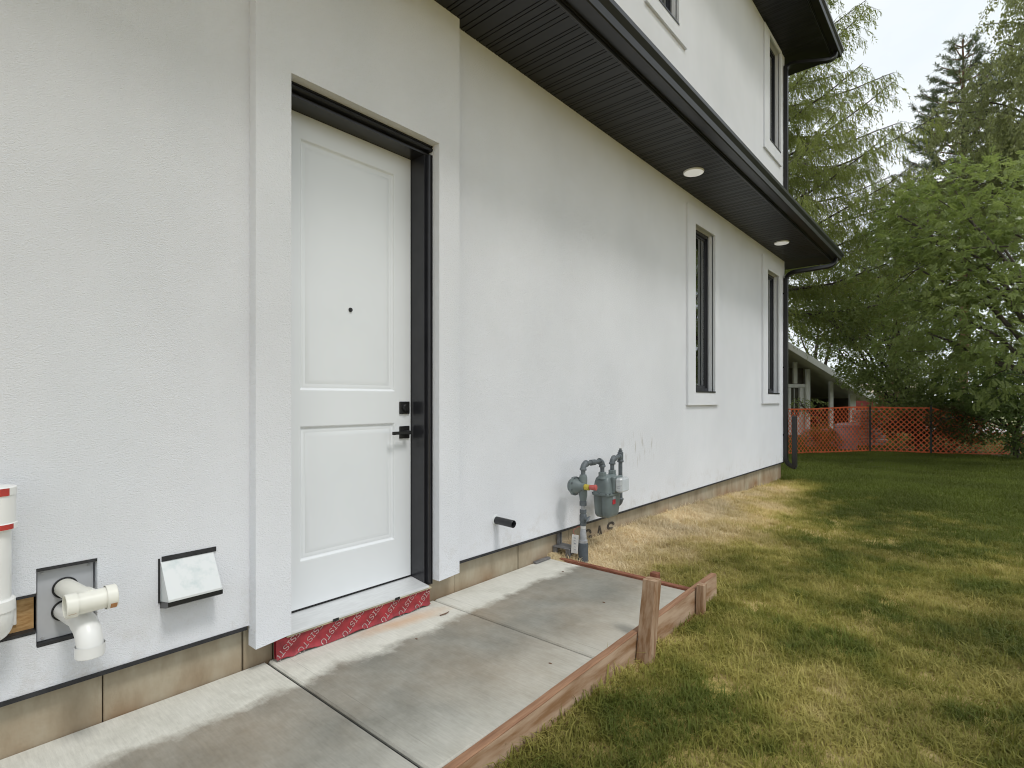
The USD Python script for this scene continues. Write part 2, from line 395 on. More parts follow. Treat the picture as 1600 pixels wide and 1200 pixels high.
# path concrete: pale dry strip under the eave, rain-stained tan beyond the drip line, broom marks, tool lines, rusty smear
usdkit.material(stage, "/World/Looks/path_concrete", {
    "g": ("geometry", {}), "sp": ("separate_xyz", {}),
    "n": ("noise_texture", {"scale": 3.5, "detail": 8.0, "roughness": 0.7}),
    "r": ("rgb_ramp", {"ramp": [(0.3, (0.50, 0.485, 0.425)), (0.5, (0.61, 0.595, 0.53)), (0.7, (0.66, 0.645, 0.585))]}),
    "nw": ("noise_texture", {"scale": 2.1, "detail": 8.0, "roughness": 0.68}),
    "xw": ("math", {"math_type": "multiply_add", "value2": 0.42}),
    "w1": ("map_range", {"from_min": 0.43, "from_max": 0.50, "clamp": True}),
    "w2": ("map_range", {"from_min": 0.95, "from_max": 1.30, "to_min": 1.0, "to_max": 0.45, "clamp": True}),
    "w": ("math", {"math_type": "multiply"}),
    "nv": ("noise_texture", {"scale": 5.0, "detail": 8.0, "roughness": 0.72}),
    "rv": ("map_range", {"from_min": 0.34, "from_max": 0.62, "to_min": 0.95, "to_max": 0.76, "clamp": True}),
    "wd": ("math", {"math_type": "multiply"}),
    "nt": ("noise_texture", {"scale": 1.3, "detail": 5.0}),
    "rt": ("rgb_ramp", {"ramp": [(0.38, (0.17, 0.165, 0.14)), (0.62, (0.235, 0.19, 0.135))]}),
    "mx": ("mix_color", {}),
    "sm": ("mapping", {"scale": (1.2, 12.0, 1.0), "rotation": (0, 0, 0.12)}), "ns": ("noise_texture", {"scale": 9.0, "detail": 5.0, "roughness": 0.75}),
    "rs": ("map_range", {"from_min": 0.3, "from_max": 0.7, "to_min": 0.88, "to_max": 1.1}),
    "hv": ("hsv", {}),
    # edger lines beside each joint
    "t0": ("math", {"math_type": "subtract", "value2": 1.2145}), "t1": ("math", {"math_type": "pingpong", "value2": 0.4955}),
    "t2": ("map_range", {"from_min": 0.0, "from_max": 0.0028, "to_min": 0.55, "to_max": 0.0, "clamp": True}),
    "tn": ("map_range", {"from_min": 0.42, "from_max": 0.56, "clamp": True}), "t3": ("math", {"math_type": "multiply"}),
    "mt": ("mix_color", {"b": (0.13, 0.12, 0.10)}),
    "cs": ("vector_math", {"math_type": "subtract", "vector2": (0.085, 1.83, 0.0)}), "cr": ("vector_rotate", {"rotate_type": "z_axis", "angle": 0.12}),
    "cm": ("mapping", {"scale": (15.0, 3.4, 0.0)}), "cl": ("vector_math", {"math_type": "length"}), "cn": ("math", {"math_type": "multiply_add", "value2": 1.3, "value3": -0.65}),
    "ca": ("math", {"math_type": "add"}),
    "ce": ("map_range", {"from_min": 0.2, "from_max": 1.2, "to_min": 0.55, "to_max": 0.0, "clamp": True}),
    "mo": ("mix_color", {"b": (0.62, 0.36, 0.17)}),
    "bm": ("mapping", {"scale": (0.15, 1.0, 1.0)}), "bn": ("noise_texture", {"scale": 190.0, "detail": 4.0, "roughness": 0.7}), "b": ("bump", {"strength": 0.45, "distance": 0.002}),
    "rr": ("map_range", {"to_min": 0.88, "to_max": 0.66}),
    "p": ("principled_bsdf", {"specular_ior_level": 0.35})},
    [("g.position", "sp.vector"), ("g.position", "n.vector"), ("n.fac", "r.fac"), ("g.position", "nw.vector"), ("nw.fac", "xw.value1"), ("sp.x", "xw.value3"),
     ("xw.value", "w1.value"), ("xw.value", "w2.value"), ("w1.result", "w.value1"), ("w2.result", "w.value2"), ("g.position", "nv.vector"), ("nv.fac", "rv.value"),
     ("w.value", "wd.value1"), ("rv.result", "wd.value2"), ("wd.value", "mx.fac"), ("g.position", "nt.vector"), ("nt.fac", "rt.fac"), ("rt.color", "mx.b"),
     ("r.color", "mx.a"), ("g.position", "sm.vector"), ("sm.vector", "ns.vector"), ("ns.fac", "rs.value"), ("rs.result", "hv.value"), ("mx.result", "hv.color"),
     ("sp.y", "t0.value1"), ("t0.value", "t1.value1"), ("t1.value", "t2.value"), ("nw.fac", "tn.value"), ("t2.result", "t3.value1"), ("tn.result", "t3.value2"), ("t3.value", "mt.fac"),
     ("hv.color", "mt.a"),
     ("g.position", "cs.vector1"), ("cs.vector", "cr.vector"), ("cr.vector", "cm.vector"), ("cm.vector", "cl.vector1"), ("n.fac", "cn.value1"), ("cl.value", "ca.value1"), ("cn.value", "ca.value2"), ("ca.value", "ce.value"),
     ("ce.result", "mo.fac"), ("mt.result", "mo.a"), ("mo.result", "p.base_color"), ("g.position", "bm.vector"), ("bm.vector", "bn.vector"), ("bn.fac", "b.height"),
     ("b.normal", "p.normal"), ("w.value", "rr.value"), ("rr.result", "p.roughness")], surface="p.BSDF")


# lawn: one dryness mask (world position) shared by the soil sheet and the blades
def lawn_nodes(blades):
    n = {
        "g": ("geometry", {}), "sp": ("separate_xyz", {}),
        "n1": ("noise_texture", {"scale": 1.7, "detail": 6.0, "roughness": 0.66}), "a": ("math", {"math_type": "multiply_add", "value2": 1.9, "value3": -0.46}),
        "wx": ("map_range", {"from_min": 0.15, "from_max": 1.25, "to_min": 0.85, "to_max": 0.0, "clamp": True}),
        "wy": ("map_range", {"from_min": 8.6, "from_max": 10.5, "to_min": 1.0, "to_max": 0.0, "clamp": True}), "wm": ("math", {"math_type": "multiply"}),
        "far": ("map_range", {"from_min": 5.6, "from_max": 10.5, "to_min": 0.0, "to_max": -0.62, "clamp": True}),
        "near": ("map_range", {"from_min": 1.0, "from_max": 4.2, "to_min": 0.16, "to_max": 0.10, "clamp": True}),
        "s1": ("math", {"math_type": "add"}), "s2": ("math", {"math_type": "add"}), "s3": ("math", {"math_type": "add"}),
        "isl": ("math", {"math_type": "multiply_add", "value2": 0.8 if blades else 0.0, "value3": -0.40 if blades else 0.0}),
        "s4": ("math", {"math_type": "add", "use_clamp": True}),
        "r": ("rgb_ramp", {"ramp": [(0.0, (0.11, 0.135, 0.022)), (0.2, (0.23, 0.22, 0.045)), (0.42, (0.42, 0.365, 0.11)), (0.66, (0.60, 0.485, 0.235)), (1.0, (0.76, 0.64, 0.43))]}),
        "n2": ("noise_texture", {"scale": 0.9, "detail": 3.0}), "r2": ("map_range", {"from_min": 0.35, "from_max": 0.65, "to_min": 0.8, "to_max": 1.2, "clamp": True}), "h": ("hsv", {}),
        "p": ("principled_bsdf", {"roughness": 0.6, "specular_ior_level": 0.25}),
    }
    l = [("g.position", "sp.vector"), ("g.position", "n1.vector"), ("n1.fac", "a.value1"), ("sp.x", "wx.value"), ("sp.y", "wy.value"), ("wx.result", "wm.value1"), ("wy.result", "wm.value2"),
         ("sp.y", "far.value"), ("sp.y", "near.value"), ("a.value", "s1.value1"), ("wm.value", "s1.value2"), ("s1.value", "s2.value1"), ("far.result", "s2.value2"),
         ("s2.value", "s3.value1"), ("near.result", "s3.value2"), ("s3.value", "s4.value1"), ("g.random_per_island", "isl.value1"), ("isl.value", "s4.value2"),
         ("s4.value", "r.fac"), ("g.position", "n2.vector"), ("n2.fac", "r2.value"), ("r2.result", "h.value"), ("r.color", "h.color"), ("h.color", "p.base_color")]
    return n, l


_n, _l = lawn_nodes(True)
_n["t"] = ("translucent_bsdf", {}); _n["mc"] = ("mix_closure", {"fac": 0.25})
_l += [("h.color", "t.color"), ("p.BSDF", "mc.closure1"), ("t.BSDF", "mc.closure2")]
usdkit.material(stage, "/World/Looks/grass_blades", _n, _l, surface="mc.closure")
_n, _l = lawn_nodes(False)
_n["bn"] = ("noise_texture", {"scale": 55.0, "detail": 4.0}); _n["b"] = ("bump", {"strength": 0.8, "distance": 0.02})
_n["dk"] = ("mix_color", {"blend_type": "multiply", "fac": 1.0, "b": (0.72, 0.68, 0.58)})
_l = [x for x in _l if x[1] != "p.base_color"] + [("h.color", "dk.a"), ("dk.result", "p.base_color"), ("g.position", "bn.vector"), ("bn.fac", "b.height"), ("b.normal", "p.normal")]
usdkit.material(stage, "/World/Looks/lawn_soil", _n, _l, surface="p.BSDF")

# ------------------------------------------------------------------ the ground: one sheet
SEAM_X = 2.475


def smooth(a, b, x):
    t = np.clip((x - a) / (b - a), 0, 1)
    return t * t * (3 - 2 * t)


def ground_z(x, y):
    x, y = np.asarray(x, float), np.asarray(y, float)
    wall = np.exp(-np.maximum(x, 0) / 0.55) * (1 - smooth(4.6, 9.6, y)) * (1 - smooth(9.6, 11, y))
    z = -0.115 + 0.145 * wall - 0.02 * (1 - smooth(1.0, 3.0, y)) * smooth(0.9, 1.3, x)
    p = np.stack([x, y, 0 * x], -1)
    z = z + (meshkit.fbm(p * 1.1, 3, 4) - 0.5) * 0.05 * smooth(0.2, 0.8, x)
    z = z - 0.022 * np.exp(-((x - SEAM_X) / 0.03) ** 2) * (y < 5.6)
    under = (x < 1.12) & (y < 3.24)
    return np.where(under, np.minimum(z, -0.125), z)


gx = np.unique(np.concatenate([-np.geomspace(1.0, 260, 22)[::-1] - 0.2, np.arange(-1.2, 1.0, 0.08), np.arange(1.0, 3.6, 0.04), np.arange(3.6, 7, 0.2), 7 + np.geomspace(0.3, 260, 22)]))
gy = np.unique(np.concatenate([-np.geomspace(1.0, 260, 20)[::-1], np.arange(-1, 0.5, 0.2), np.arange(0.5, 7.0, 0.05), np.arange(7.0, 18.0, 0.15), 18 + np.geomspace(0.3, 330, 26)]))
GX, GY = np.meshgrid(gx, gy, indexing="ij")
GV = np.stack([GX, GY, ground_z(GX, GY)], -1).reshape(-1, 3)
i, j = np.meshgrid(np.arange(len(gx) - 1), np.arange(len(gy) - 1), indexing="ij")
a = i * len(gy) + j
q = np.stack([a, a + len(gy), a + len(gy) + 1, a + 1], -1).reshape(-1, 4)
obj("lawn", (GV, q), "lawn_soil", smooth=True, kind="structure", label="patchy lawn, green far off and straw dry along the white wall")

# concrete path: poured bays with open joints
path = thing("concrete_path", "grey concrete path along the white wall, darker beyond the drip line", "path", kind="structure")
for y0, y1 in ((-2.6, -1.205), (-1.195, 0.02), (0.03, 1.128), (1.139, 2.120), (2.131, 3.245)):
    obj("slab", box(-0.036, 1.088, y0, y1, -0.10, 0.0, 0.007), "path_concrete", path)
obj("joint_filler", cat(*[box(-0.03, 1.08, y - 0.008, y + 0.008, -0.09, -0.014) for y in (0.025, 1.1335, 2.1255, -1.2)]), "black_rubber", path)
drive = box(0.5, 16, 28.2, 32.0, -0.3, -0.05)
obj("driveway", drive, "drive_concrete", kind="structure", label="pale driveway glimpsed far off under the right hand trees")

# ------------------------------------------------------------------ the white house
H = thing("white_house", "two storey white stucco house with black eaves and a white side door", "house")
Y_END, Y_BACK = 9.65, -8.0
hole = unary_union([rect(0.0, 0.342, 0.395, 0.53), rect(0.338, 0.505, 0.345, 0.612)])
WIN = [  # opening y0, y1, z0, z1, trim y0, y1, z0, z1
    (5.895, 6.485, 1.275, 3.143, 5.69, 6.62, 1.122, 3.318),
    (8.63, 9.246, 1.282, 3.135, 8.40, 9.33, 1.126, 3.322),
    (8.725, 9.32, 5.115, 6.69, 8.48, 9.395, 4.918, 6.755),
    (4.90, 5.45, 5.115, 6.69, 4.72, 5.665, 4.965, 6.755)]
wall = sg.Polygon([(Y_BACK, 0.205), (0, 0.202), (1.19, 0.2), (1.19, 2.665), (2.092, 2.665), (2.092, 0.195), (Y_END, 0.172), (Y_END, 6.80), (Y_BACK, 6.80)]).difference(hole)
for w in WIN:
    wall = wall.difference(rect(*w[:4]))
obj("wall", prism_x(wall, -0.16, 0.0), "white_stucco", H)
obj("wall", box(-8.0, -0.161, Y_END - 0.16, Y_END, 0.172, 6.8), "white_stucco", H)
obj("wall", box(-8.0, -7.84, Y_BACK, Y_END - 0.161, 0.172, 6.8), "white_stucco", H)
obj("wall", box(-7.839, -0.161, Y_BACK, Y_BACK + 0.16, 0.172, 6.8), "white_stucco", H)
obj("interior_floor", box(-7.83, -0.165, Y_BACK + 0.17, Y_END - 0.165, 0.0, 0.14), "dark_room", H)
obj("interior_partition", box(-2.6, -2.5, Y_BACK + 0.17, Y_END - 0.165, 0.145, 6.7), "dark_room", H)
# flashing under the stucco
obj("flashing", prism_x(sg.Polygon([(-6, 0.191), (1.03, 0.186), (1.03, 0.201), (-6, 0.204)]), -0.10, 0.006), "black_flashing", H)
obj("flashing", prism_x(sg.Polygon([(2.25, 0.181), (Y_END, 0.158), (Y_END, 0.173), (2.25, 0.196)]), -0.10, 0.006), "black_flashing", H)
# door surround and window surrounds
door_trim = sg.Polygon([(1.042, 0.112), (1.2, 0.126), (1.2, 2.652), (2.083, 2.652), (2.083, 0.140), (2.243, 0.150), (2.243, 3.452), (1.042, 3.452)])
obj("door_trim", prism_x(door_trim, -0.01, 0.06), "white_stucco", H)
obj("door_reveal", cat(box(-0.10, -0.011, 2.0835, 2.0915, 0.14, 2.66), box(-0.10, -0.011, 1.192, 1.1995, 0.12, 2.66), box(-0.1, -0.011, 1.2, 2.083, 2.6525, 2.66)), "white_stucco", H)
# foundation in form-panel bays, set back under the stucco
F = obj("foundation", box(-7.9, -0.16, Y_BACK + .1, Y_END - 0.06, -1.0, 0.16), "foundation_concrete", H)
edges = [-3.1, -1.9, -0.7, 0.53, 1.03]
for y0, y1 in list(zip(edges[:-1], edges[1:])) + [(1.033, 1.165), (2.087, 2.30)] + [(2.30 + 0.61 * k, 2.30 + 0.61 * (k + 1)) for k in range(12)]:
    o = rng.uniform(-0.0025, 0.0025)
    obj("foundation_panel", box(-0.155, -0.042 + o, y0 + 0.002, min(y1, Y_END - 0.04) - 0.002, -0.9, 0.1855, 0.003), "foundation_concrete", F)
obj("foundation_panel", box(-0.155, -0.02, 1.17, 2.084, -0.9, 0.088, 0.003), "foundation_concrete", F)

# ---- door
DX = -0.14
D = obj("door", box(DX - 0.044, DX - 0.013, 1.226, 2.036, 0.148, 2.598), "door_paint", H)


def loft(rects, xs):
    v, f = [], []
    for (y0, y1, z0, z1), x in zip(rects, xs):
        v += [(x, y0, z0), (x, y1, z0), (x, y1, z1), (x, y0, z1)]
    for k in range(len(rects) - 1):
        for s in range(4):
            A, B = 4 * k + s, 4 * k + (s + 1) % 4
            f += [[A, B, B + 4], [A, B + 4, A + 4]]
    k = 4 * (len(rects) - 1)
    f += [[k, k + 1, k + 2], [k, k + 2, k + 3]]
    return np.array(v), np.array(f)


P1, P2 = (1.346, 1.922, 1.228, 2.478), (1.346, 1.922, 0.378, 1.050)
face = rect(1.226, 2.036, 0.148, 2.598).difference(unary_union([rect(*P1), rect(*P2)]))
obj("door_face", prism_x(face, DX - 0.0125, DX), "door_paint", D)
for p in (P1, P2):
    ins = [0.0, 0.003, 0.009, 0.014, 0.020, 0.026, 0.034, 0.058]
    dep = [0.0, -0.001, -0.010, -0.012, -0.010, -0.010, -0.011, -0.003]
    obj("door_panel", loft([(p[0] + k, p[1] - k, p[2] + k, p[3] - k) for k in ins], [DX + e for e in dep]), "door_paint", D, smooth=25)
obj("peephole", cat(cyl((DX - .002, 1.633, 1.662), (DX + 0.004, 1.633, 1.662), 0.012, 0.010, 20), cyl((DX + 0.004, 1.633, 1.662), (DX + 0.0065, 1.633, 1.662), 0.007, 0.005, 16)), "black_hardware", D, smooth=30)
DB = obj("deadbolt", cat(box(DX - 0.001, DX + 0.010, 1.952, 2.024, 1.099, 1.171, 0.003), cyl((DX + 0.009, 1.988, 1.135), (DX + 0.024, 1.988, 1.135), 0.022, 0.019, 28, 0.001),
                         box(DX + 0.023, DX + 0.0255, 1.985, 1.991, 1.124, 1.146)), "black_hardware", D, smooth=30)
HZ = 0.992
obj("handle", cat(box(DX - 0.001, DX + 0.009, 1.952, 2.024, HZ - 0.036, HZ + 0.036, 0.003), cyl((DX + 0.008, 1.988, HZ), (DX + 0.05, 1.988, HZ), 0.012, 0.012, 20),
                  box(DX + 0.044, DX + 0.058, 1.868, 2.004, HZ - 0.009, HZ + 0.009, 0.003)), "black_hardware", D, smooth=30)
obj("bottom_seal", box(DX - 0.03, DX + 0.001, 1.226, 2.036, 0.138, 0.1475), "black_rubber", D)
# ---- frame: jamb, stop, brickmould with its kerfs
fr = []
for s in (1, -1):
    Y = (lambda y: y) if s > 0 else (lambda y: 3.2735 - y)
    pr = sg.Polygon([(-0.19, Y(2.040)), (-0.022, Y(2.040)), (-0.022, Y(2.049)), (-0.030, Y(2.050)), (-0.030, Y(2.055)), (0.000, Y(2.056)), (0.005, Y(2.060)),
                     (0.005, Y(2.068)), (-0.002, Y(2.070)), (-0.002, Y(2.074)), (0.004, Y(2.076)), (0.004, Y(2.082)), (-0.19, Y(2.082))])
    m = trimesh.creation.extrude_polygon(pr, 2.66 - 0.115 - 0.062, engine="earcut")
    m.apply_translation((0, 0, 0.115))
    fr.append(m)
obj("door_frame", fr[0], "black_frame", H)
obj("door_frame", fr[1], "black_frame", H)
head = sg.Polygon([(-0.19, 2.600), (-0.022, 2.600), (-0.022, 2.612), (-0.030, 2.613), (-0.030, 2.619), (0.0, 2.620), (0.006, 2.626), (0.006, 2.634), (-0.002, 2.636), (-0.002, 2.641), (0.004, 2.643), (0.004, 2.651), (-0.19, 2.651)])
obj("door_frame", prism_y(head, 1.201, 2.0825), "black_frame", H)
th = sg.Polygon([(-0.185, 0.137), (-0.125, 0.137), (-0.06, 0.128), (0.018, 0.119), (0.024, 0.116), (0.024, 0.108), (-0.185, 0.108)])
T = obj("threshold", prism_y(th, 1.201, 2.0395), "aluminium_sill", H)
obj("sill_board", box(-0.15, 0.020, 1.201, 2.06, 0.0985, 0.1075), "sill_wood", T)
obj("sill_clip", box(0.0205, 0.0265, 1.80, 1.83, 0.101, 0.114), "black_rubber", T)
obj("sill_clip", box(0.0205, 0.0265, 1.43, 1.46, 0.101, 0.114), "black_rubber", T)
# ---- red membrane under the door with its printed word, upside down on the slant
ny = 60
my = np.linspace(1.155, 2.055, ny)
mz = np.linspace(0.002, 0.097, 8)
MY, MZ = np.meshgrid(my, mz, indexing="ij")
def membrane_x(y, z):
    y, z = np.asarray(y, float), np.asarray(z, float)
    return 0.008 + 0.006 * (meshkit.fbm(np.stack([y * 14, z * 14, 0 * y], -1), 3, 2) - 0.5) + 0.012 * np.clip((0.02 - z) / 0.02, 0, 1)
MX = membrane_x(MY, MZ)
MZ = MZ + (MZ < 0.01) * 0.012 * meshkit.noise(np.stack([MY * 30, MZ, 0 * MY], -1), 5)
i, j = np.meshgrid(np.arange(ny - 1), np.arange(7), indexing="ij")
a = i * 8 + j
mv = np.stack([MX, MY, MZ], -1).reshape(-1, 3)
mq = np.stack([a, a + 8, a + 9, a + 1], -1).reshape(-1, 4)
back = mv - V3(0.02, 0, 0)
MB = obj("membrane", cat((mv, mq), (back, mq[:, ::-1])), "membrane", H, smooth=True, label="red self-adhesive membrane strip under the door threshold")
word = meshkit.text_mesh("RESISTO", 0.030, 0.0008)
wv = np.array(word.vertices)
wlen = wv[:, 0].max()
for k, yc in enumerate(np.arange(1.20, 2.10, 0.115)):
    ang = math.radians(180 + 40)
    u = wv[:, 0] - wlen * 0.62; w_ = wv[:, 1] - 0.015
    yy = yc + (u * math.cos(ang) - w_ * math.sin(ang))
    zz = 0.050 + (u * math.sin(ang) + w_ * math.cos(ang))
    m = trimesh.Trimesh(np.stack([wv[:, 2] * 0, yy, zz], 1), np.array(word.faces), process=False)
    for pt, nr in (((0, 0, 0.006), (0, 0, 1)), ((0, 0, 0.0955), (0, 0, -1)), ((0, 1.158, 0), (0, 1, 0)), ((0, 2.052, 0), (0, -1, 0))):
        m = m.slice_plane(pt, nr)
    v = np.array(m.vertices); fc = np.array(m.faces)
    if len(fc) == 0:
        continue
    v[:, 0] = membrane_x(v[:, 1], v[:, 2]) + 0.0016
    obj("lettering", (v, fc), "membrane_ink", MB)

# ---- eaves
def eave(zs, y0, y1, grooves=True):
    ye = y1
    S = obj("soffit", box(-0.15 if zs > 5 else -0.002, 0.579, y0, ye, zs + 0.02, zs + 0.03), "black_soffit", H)
    w = 0.305
    k0 = y0
    n = int((9.66 - y0) / w)
    k0 = 9.66 - n * w
    for k in range(n):
        a0 = k0 + k * w
        g = [(a0 + 0.003, zs + 0.012), (a0 + 0.007, zs)]
        for c in (0.098, 0.125, 0.185, 0.212, 0.27):
            g += [(a0 + c - 0.004, zs), (a0 + c - 0.0015, zs + 0.006), (a0 + c + 0.0015, zs + 0.006), (a0 + c + 0.004, zs)]
        g += [(a0 + w - 0.001, zs), (a0 + w - 0.001, zs + 0.012)]
        obj("soffit_panel", prism_x(sg.Polygon(g), 0.0005, 0.572), "black_soffit", S)
    obj("soffit_panel", box(-6.0, 0.572, 9.664, ye - 0.012, zs, zs + 0.012), "black_soffit", S)
    obj("soffit_edge", cat(box(0.573, 0.592, y0, ye, zs - 0.006, zs + 0.014, 0.003), box(-6, 0.572, ye - 0.011, ye + 0.004, zs - 0.006, zs + 0.014, 0.003)), "black_metal", S)
    obj("fascia", box(0.580, 0.600, y0, ye + 0.012, zs + 0.015, zs + 0.17), "black_metal", H)
    obj("fascia", box(-6.0, 0.579, ye - 0.010, ye + 0.012, zs + 0.015, zs + 0.17), "black_metal", H)
    out = [(0.601, zs + 0.15), (0.601, zs + 0.032), (0.692, zs + 0.032), (0.700, zs + 0.036), (0.706, zs + 0.055), (0.712, zs + 0.075), (0.726, zs + 0.09), (0.740, zs + 0.105), (0.742, zs + 0.132), (0.734, zs + 0.135)]
    pl = sg.LineString(out).buffer(0.0022, cap_style=2, join_style=2)
    obj("gutter", cat(prism_y(pl, y0, ye + 0.055), prism_y(sg.Polygon(out), ye + 0.056, ye + 0.060)), "black_metal", H)
    rf = np.array([(0.60, y0, zs + 0.15), (0.60, ye + 0.03, zs + 0.15), (-0.1, ye + 0.03, zs + 0.40), (-0.1, y0, zs + 0.40)])
    rf2 = rf + V3(0, 0, 0.02)
    obj("eave_roof", trimesh.convex.convex_hull(np.vstack([rf, rf2])), "shingles", H)


eave(3.45, -3.0, 10.235)
eave(6.80, -3.0, 10.235)
obj("roof", trimesh.convex.convex_hull(np.array([(-8.1, -8, 6.96), (0.02, -8, 6.96), (-8.1, 9.7, 6.96), (0.02, 9.7, 6.96), (-4, -8, 8.6), (-4, 6, 8.6)])), "shingles", H)
obj("eave_roof", trimesh.convex.convex_hull(np.array([(-6, 10.2, 3.62), (0.6, 10.2, 3.62), (-6, Y_END, 3.86), (0.0, Y_END, 3.86), (-6, 10.2, 3.60), (0.6, 10.2, 3.60), (-6, Y_END, 3.6), (0, Y_END, 3.6)])), "shingles", H)
for y in (5.257, 8.447):
    L = obj("soffit_light", cat(cyl((0.262, y, 3.449), (0.262, y, 3.436), 0.101, 0.096, 40)), "white_plastic", H, smooth=30, label="round white recessed light in the black soffit")
    obj("light_lens", cyl((0.262, y, 3.4355), (0.262, y, 3.4325), 0.094, 0.090, 36), "light_lens", L, smooth=30)

# ---- windows
for k, (y0, y1, z0, z1, a0, a1, b0, b1) in enumerate(WIN):
    W = obj("window", prism_x(rect(y0 + .001, y1 - .001, z0 + .001, z1 - .001).difference(rect(y0 + .04, y1 - .04, z0 + .045, z1 - .04)), -0.125, -0.055), "black_frame", H,
            label=["tall narrow window nearer the door", "tall narrow window by the house corner", "upper storey corner window", "upper storey window mostly above the picture"][k])
    obj("window_trim", prism_x(rect(a0, a1, b0, b1).difference(rect(y0, y1, z0, z1)), -0.01, 0.028), "white_stucco", W)
    obj("sash", prism_x(rect(y0 + .041, y1 - .041, z0 + .046, z1 - .041).difference(rect(y0 + .075, y1 - .068, z0 + .075, z1 - .068)), -0.112, -0.070), "black_frame", W)
    obj("pane", box(-0.082, -0.078, y0 + .074, y1 - .067, z0 + .074, z1 - .067), "window_glass", W)
    obj("sill_flashing", cat(box(-0.054, 0.034, y0 + .002, y1 - .002, z0 + 0.0015, z0 + 0.007), box(0.029, 0.034, y0 + .002, y1 - .002, z0 - 0.010, z0 + 0.0012)), "black_metal", W)
    if k < 2:
        obj("blind", box(-0.150, -0.145, y1 - 0.02, y1 + 0.06, z0, z1), "blind", W)
        obj("inner_sheet", box(-0.135, -0.131, y0 - 0.05, y1 + 0.05, z0 - .05, z0 + (z1 - z0) * (0.66 if k == 0 else 0.3)), "teal_sheet", W)

# ---- downspouts: upper leg, lower leg with offset elbow and a folded-up extension
def leg(points, w=0.078, t=0.058):
    p = np.asarray(points, float)
    n = len(p)
    tt = np.gradient(p, axis=0); tt /= np.linalg.norm(tt, axis=1, keepdims=True)
    ref = V3(0, 1, 0)
    sec = np.array([(-.5, -.4), (-.4, -.5), (.4, -.5), (.5, -.4), (.5, .4), (.4, .5), (-.4, .5), (-.5, .4)])
    v = []
    for k in range(n):
        s = ref - tt[k] * (ref @ tt[k]); s /= np.linalg.norm(s)
        u = np.cross(tt[k], s)
        v += [p[k] + s * a_ * w + u * b_ * t for a_, b_ in sec]
    f = []
    for k in range(n - 1):
        for j in range(8):
            A, B = 8 * k + j, 8 * k + (j + 1) % 8
            f += [[A, B, B + 8], [A, B + 8, A + 8]]
    f += [[0, j + 1, j] for j in range(1, 7)] + [[8 * n - 8, 8 * n - 8 + j, 8 * n - 7 + j] for j in range(1, 7)]
    return np.array(v), np.array(f)


DY = 9.60
DS = obj("downspout", leg([(0.036, DY, 3.16), (0.036, DY, 0.185)]), "black_metal", H)
obj("offset_elbow", leg(np.vstack([bend((0.655, 10.12, 3.482), (0.655, 10.10, 3.36), (0.53, 10.0, 3.345), 6), bend((0.16, 9.70, 3.27), (0.036, DY, 3.25), (0.036, DY, 3.10), 8)])), "black_metal", DS, smooth=40)
for z in (2.9, 1.7, 0.6):
    obj("strap", box(0.0005, 0.068, DY - 0.042, DY + 0.042, z, z + 0.025), "black_metal", DS)
obj("foot_elbow", leg([(0.036, DY, 0.25), (0.038, DY, 0.19), (0.075, DY, 0.135), (0.15, DY, 0.10), (0.185, DY, 0.098)], 0.084, 0.062), "black_metal", DS, smooth=40)
obj("folded_extension", cat(leg([(0.165, DY, 0.10), (0.160, DY, 0.92)], 0.082, 0.066)), "black_metal", DS)
US = obj("downspout", leg([(0.036, DY + .005, 6.62), (0.036, DY + .005, 3.66)]), "black_metal", H)
obj("offset_elbow", leg(np.vstack([bend((0.655, 10.12, 6.832), (0.655, 10.10, 6.71), (0.53, 10.0, 6.695), 6), bend((0.16, 9.70, 6.66), (0.036, DY + .005, 6.64), (0.036, DY + .005, 6.55), 8)])), "black_metal", US, smooth=40)

# ------------------------------------------------------------------ vents on the near wall
VP = obj("vent_plate", box(-0.045, -0.022, 0.343, 0.498, 0.357, 0.600, 0.002), "grey_plate", H, label="grey plate recessed in the wall, two pipes through it")
obj("top_flashing", box(-0.05, 0.003, 0.339, 0.5035, 0.601, 0.6115), "black_flashing", VP)
obj("bottom_flashing", box(-0.05, 0.001, 0.341, 0.462, 0.3455, 0.356), "black_flashing", VP)
for y, z in ((0.357, 0.367), (0.484, 0.588), (0.357, 0.588)):
    obj("screw", cyl((-0.022, y, z), (-0.019, y, z), 0.0045, 0.004, 12), "galvanised", VP)


def ring(c, r, t=0.004):
    a_ = np.linspace(0, 2 * np.pi, 33)
    return tube(np.stack([np.full(33, c[0]), c[1] + r * np.cos(a_), c[2] + r * np.sin(a_)], 1), t, 6, False)


TP = thing("vent_pipe", "cream plastic vent pipe ending in a sideways tee", "pipe", (-0.02, 0.42, 0.52))
A0, A1 = V3(-0.0215, 0.418, 0.524), V3(0.20, 0.444, 0.522)
obj("pipe", tube([A0, A1], [0.031, 0.031], 32), "cream_pvc", TP, smooth=40)
t0, t1 = A1 + V3(0.0, -0.066, -0.001), A1 + V3(0.0, 0.070, 0.001)
obj("tee", cat(tube([A1 - V3(.052, .006, 0), A1 - V3(.05, .006, 0), A1], [0.034, 0.0365, 0.0365], 32),
               cyl(t0 + V3(0, .026, 0), t1 - V3(0, .026, 0), 0.034, 0.034, 32)), "cream_pvc", TP, smooth=40)
obj("tee_hub", _hollow(t0 + V3(0, .03, 0), t0, V3(0, -1, 0), 0.0385, 0.005, 32), "cream_pvc", TP, smooth=40)
obj("tee_hub", _hollow(t1 - V3(0, .03, 0), t1, V3(0, 1, 0), 0.0385, 0.005, 32), "cream_pvc", TP, smooth=40)
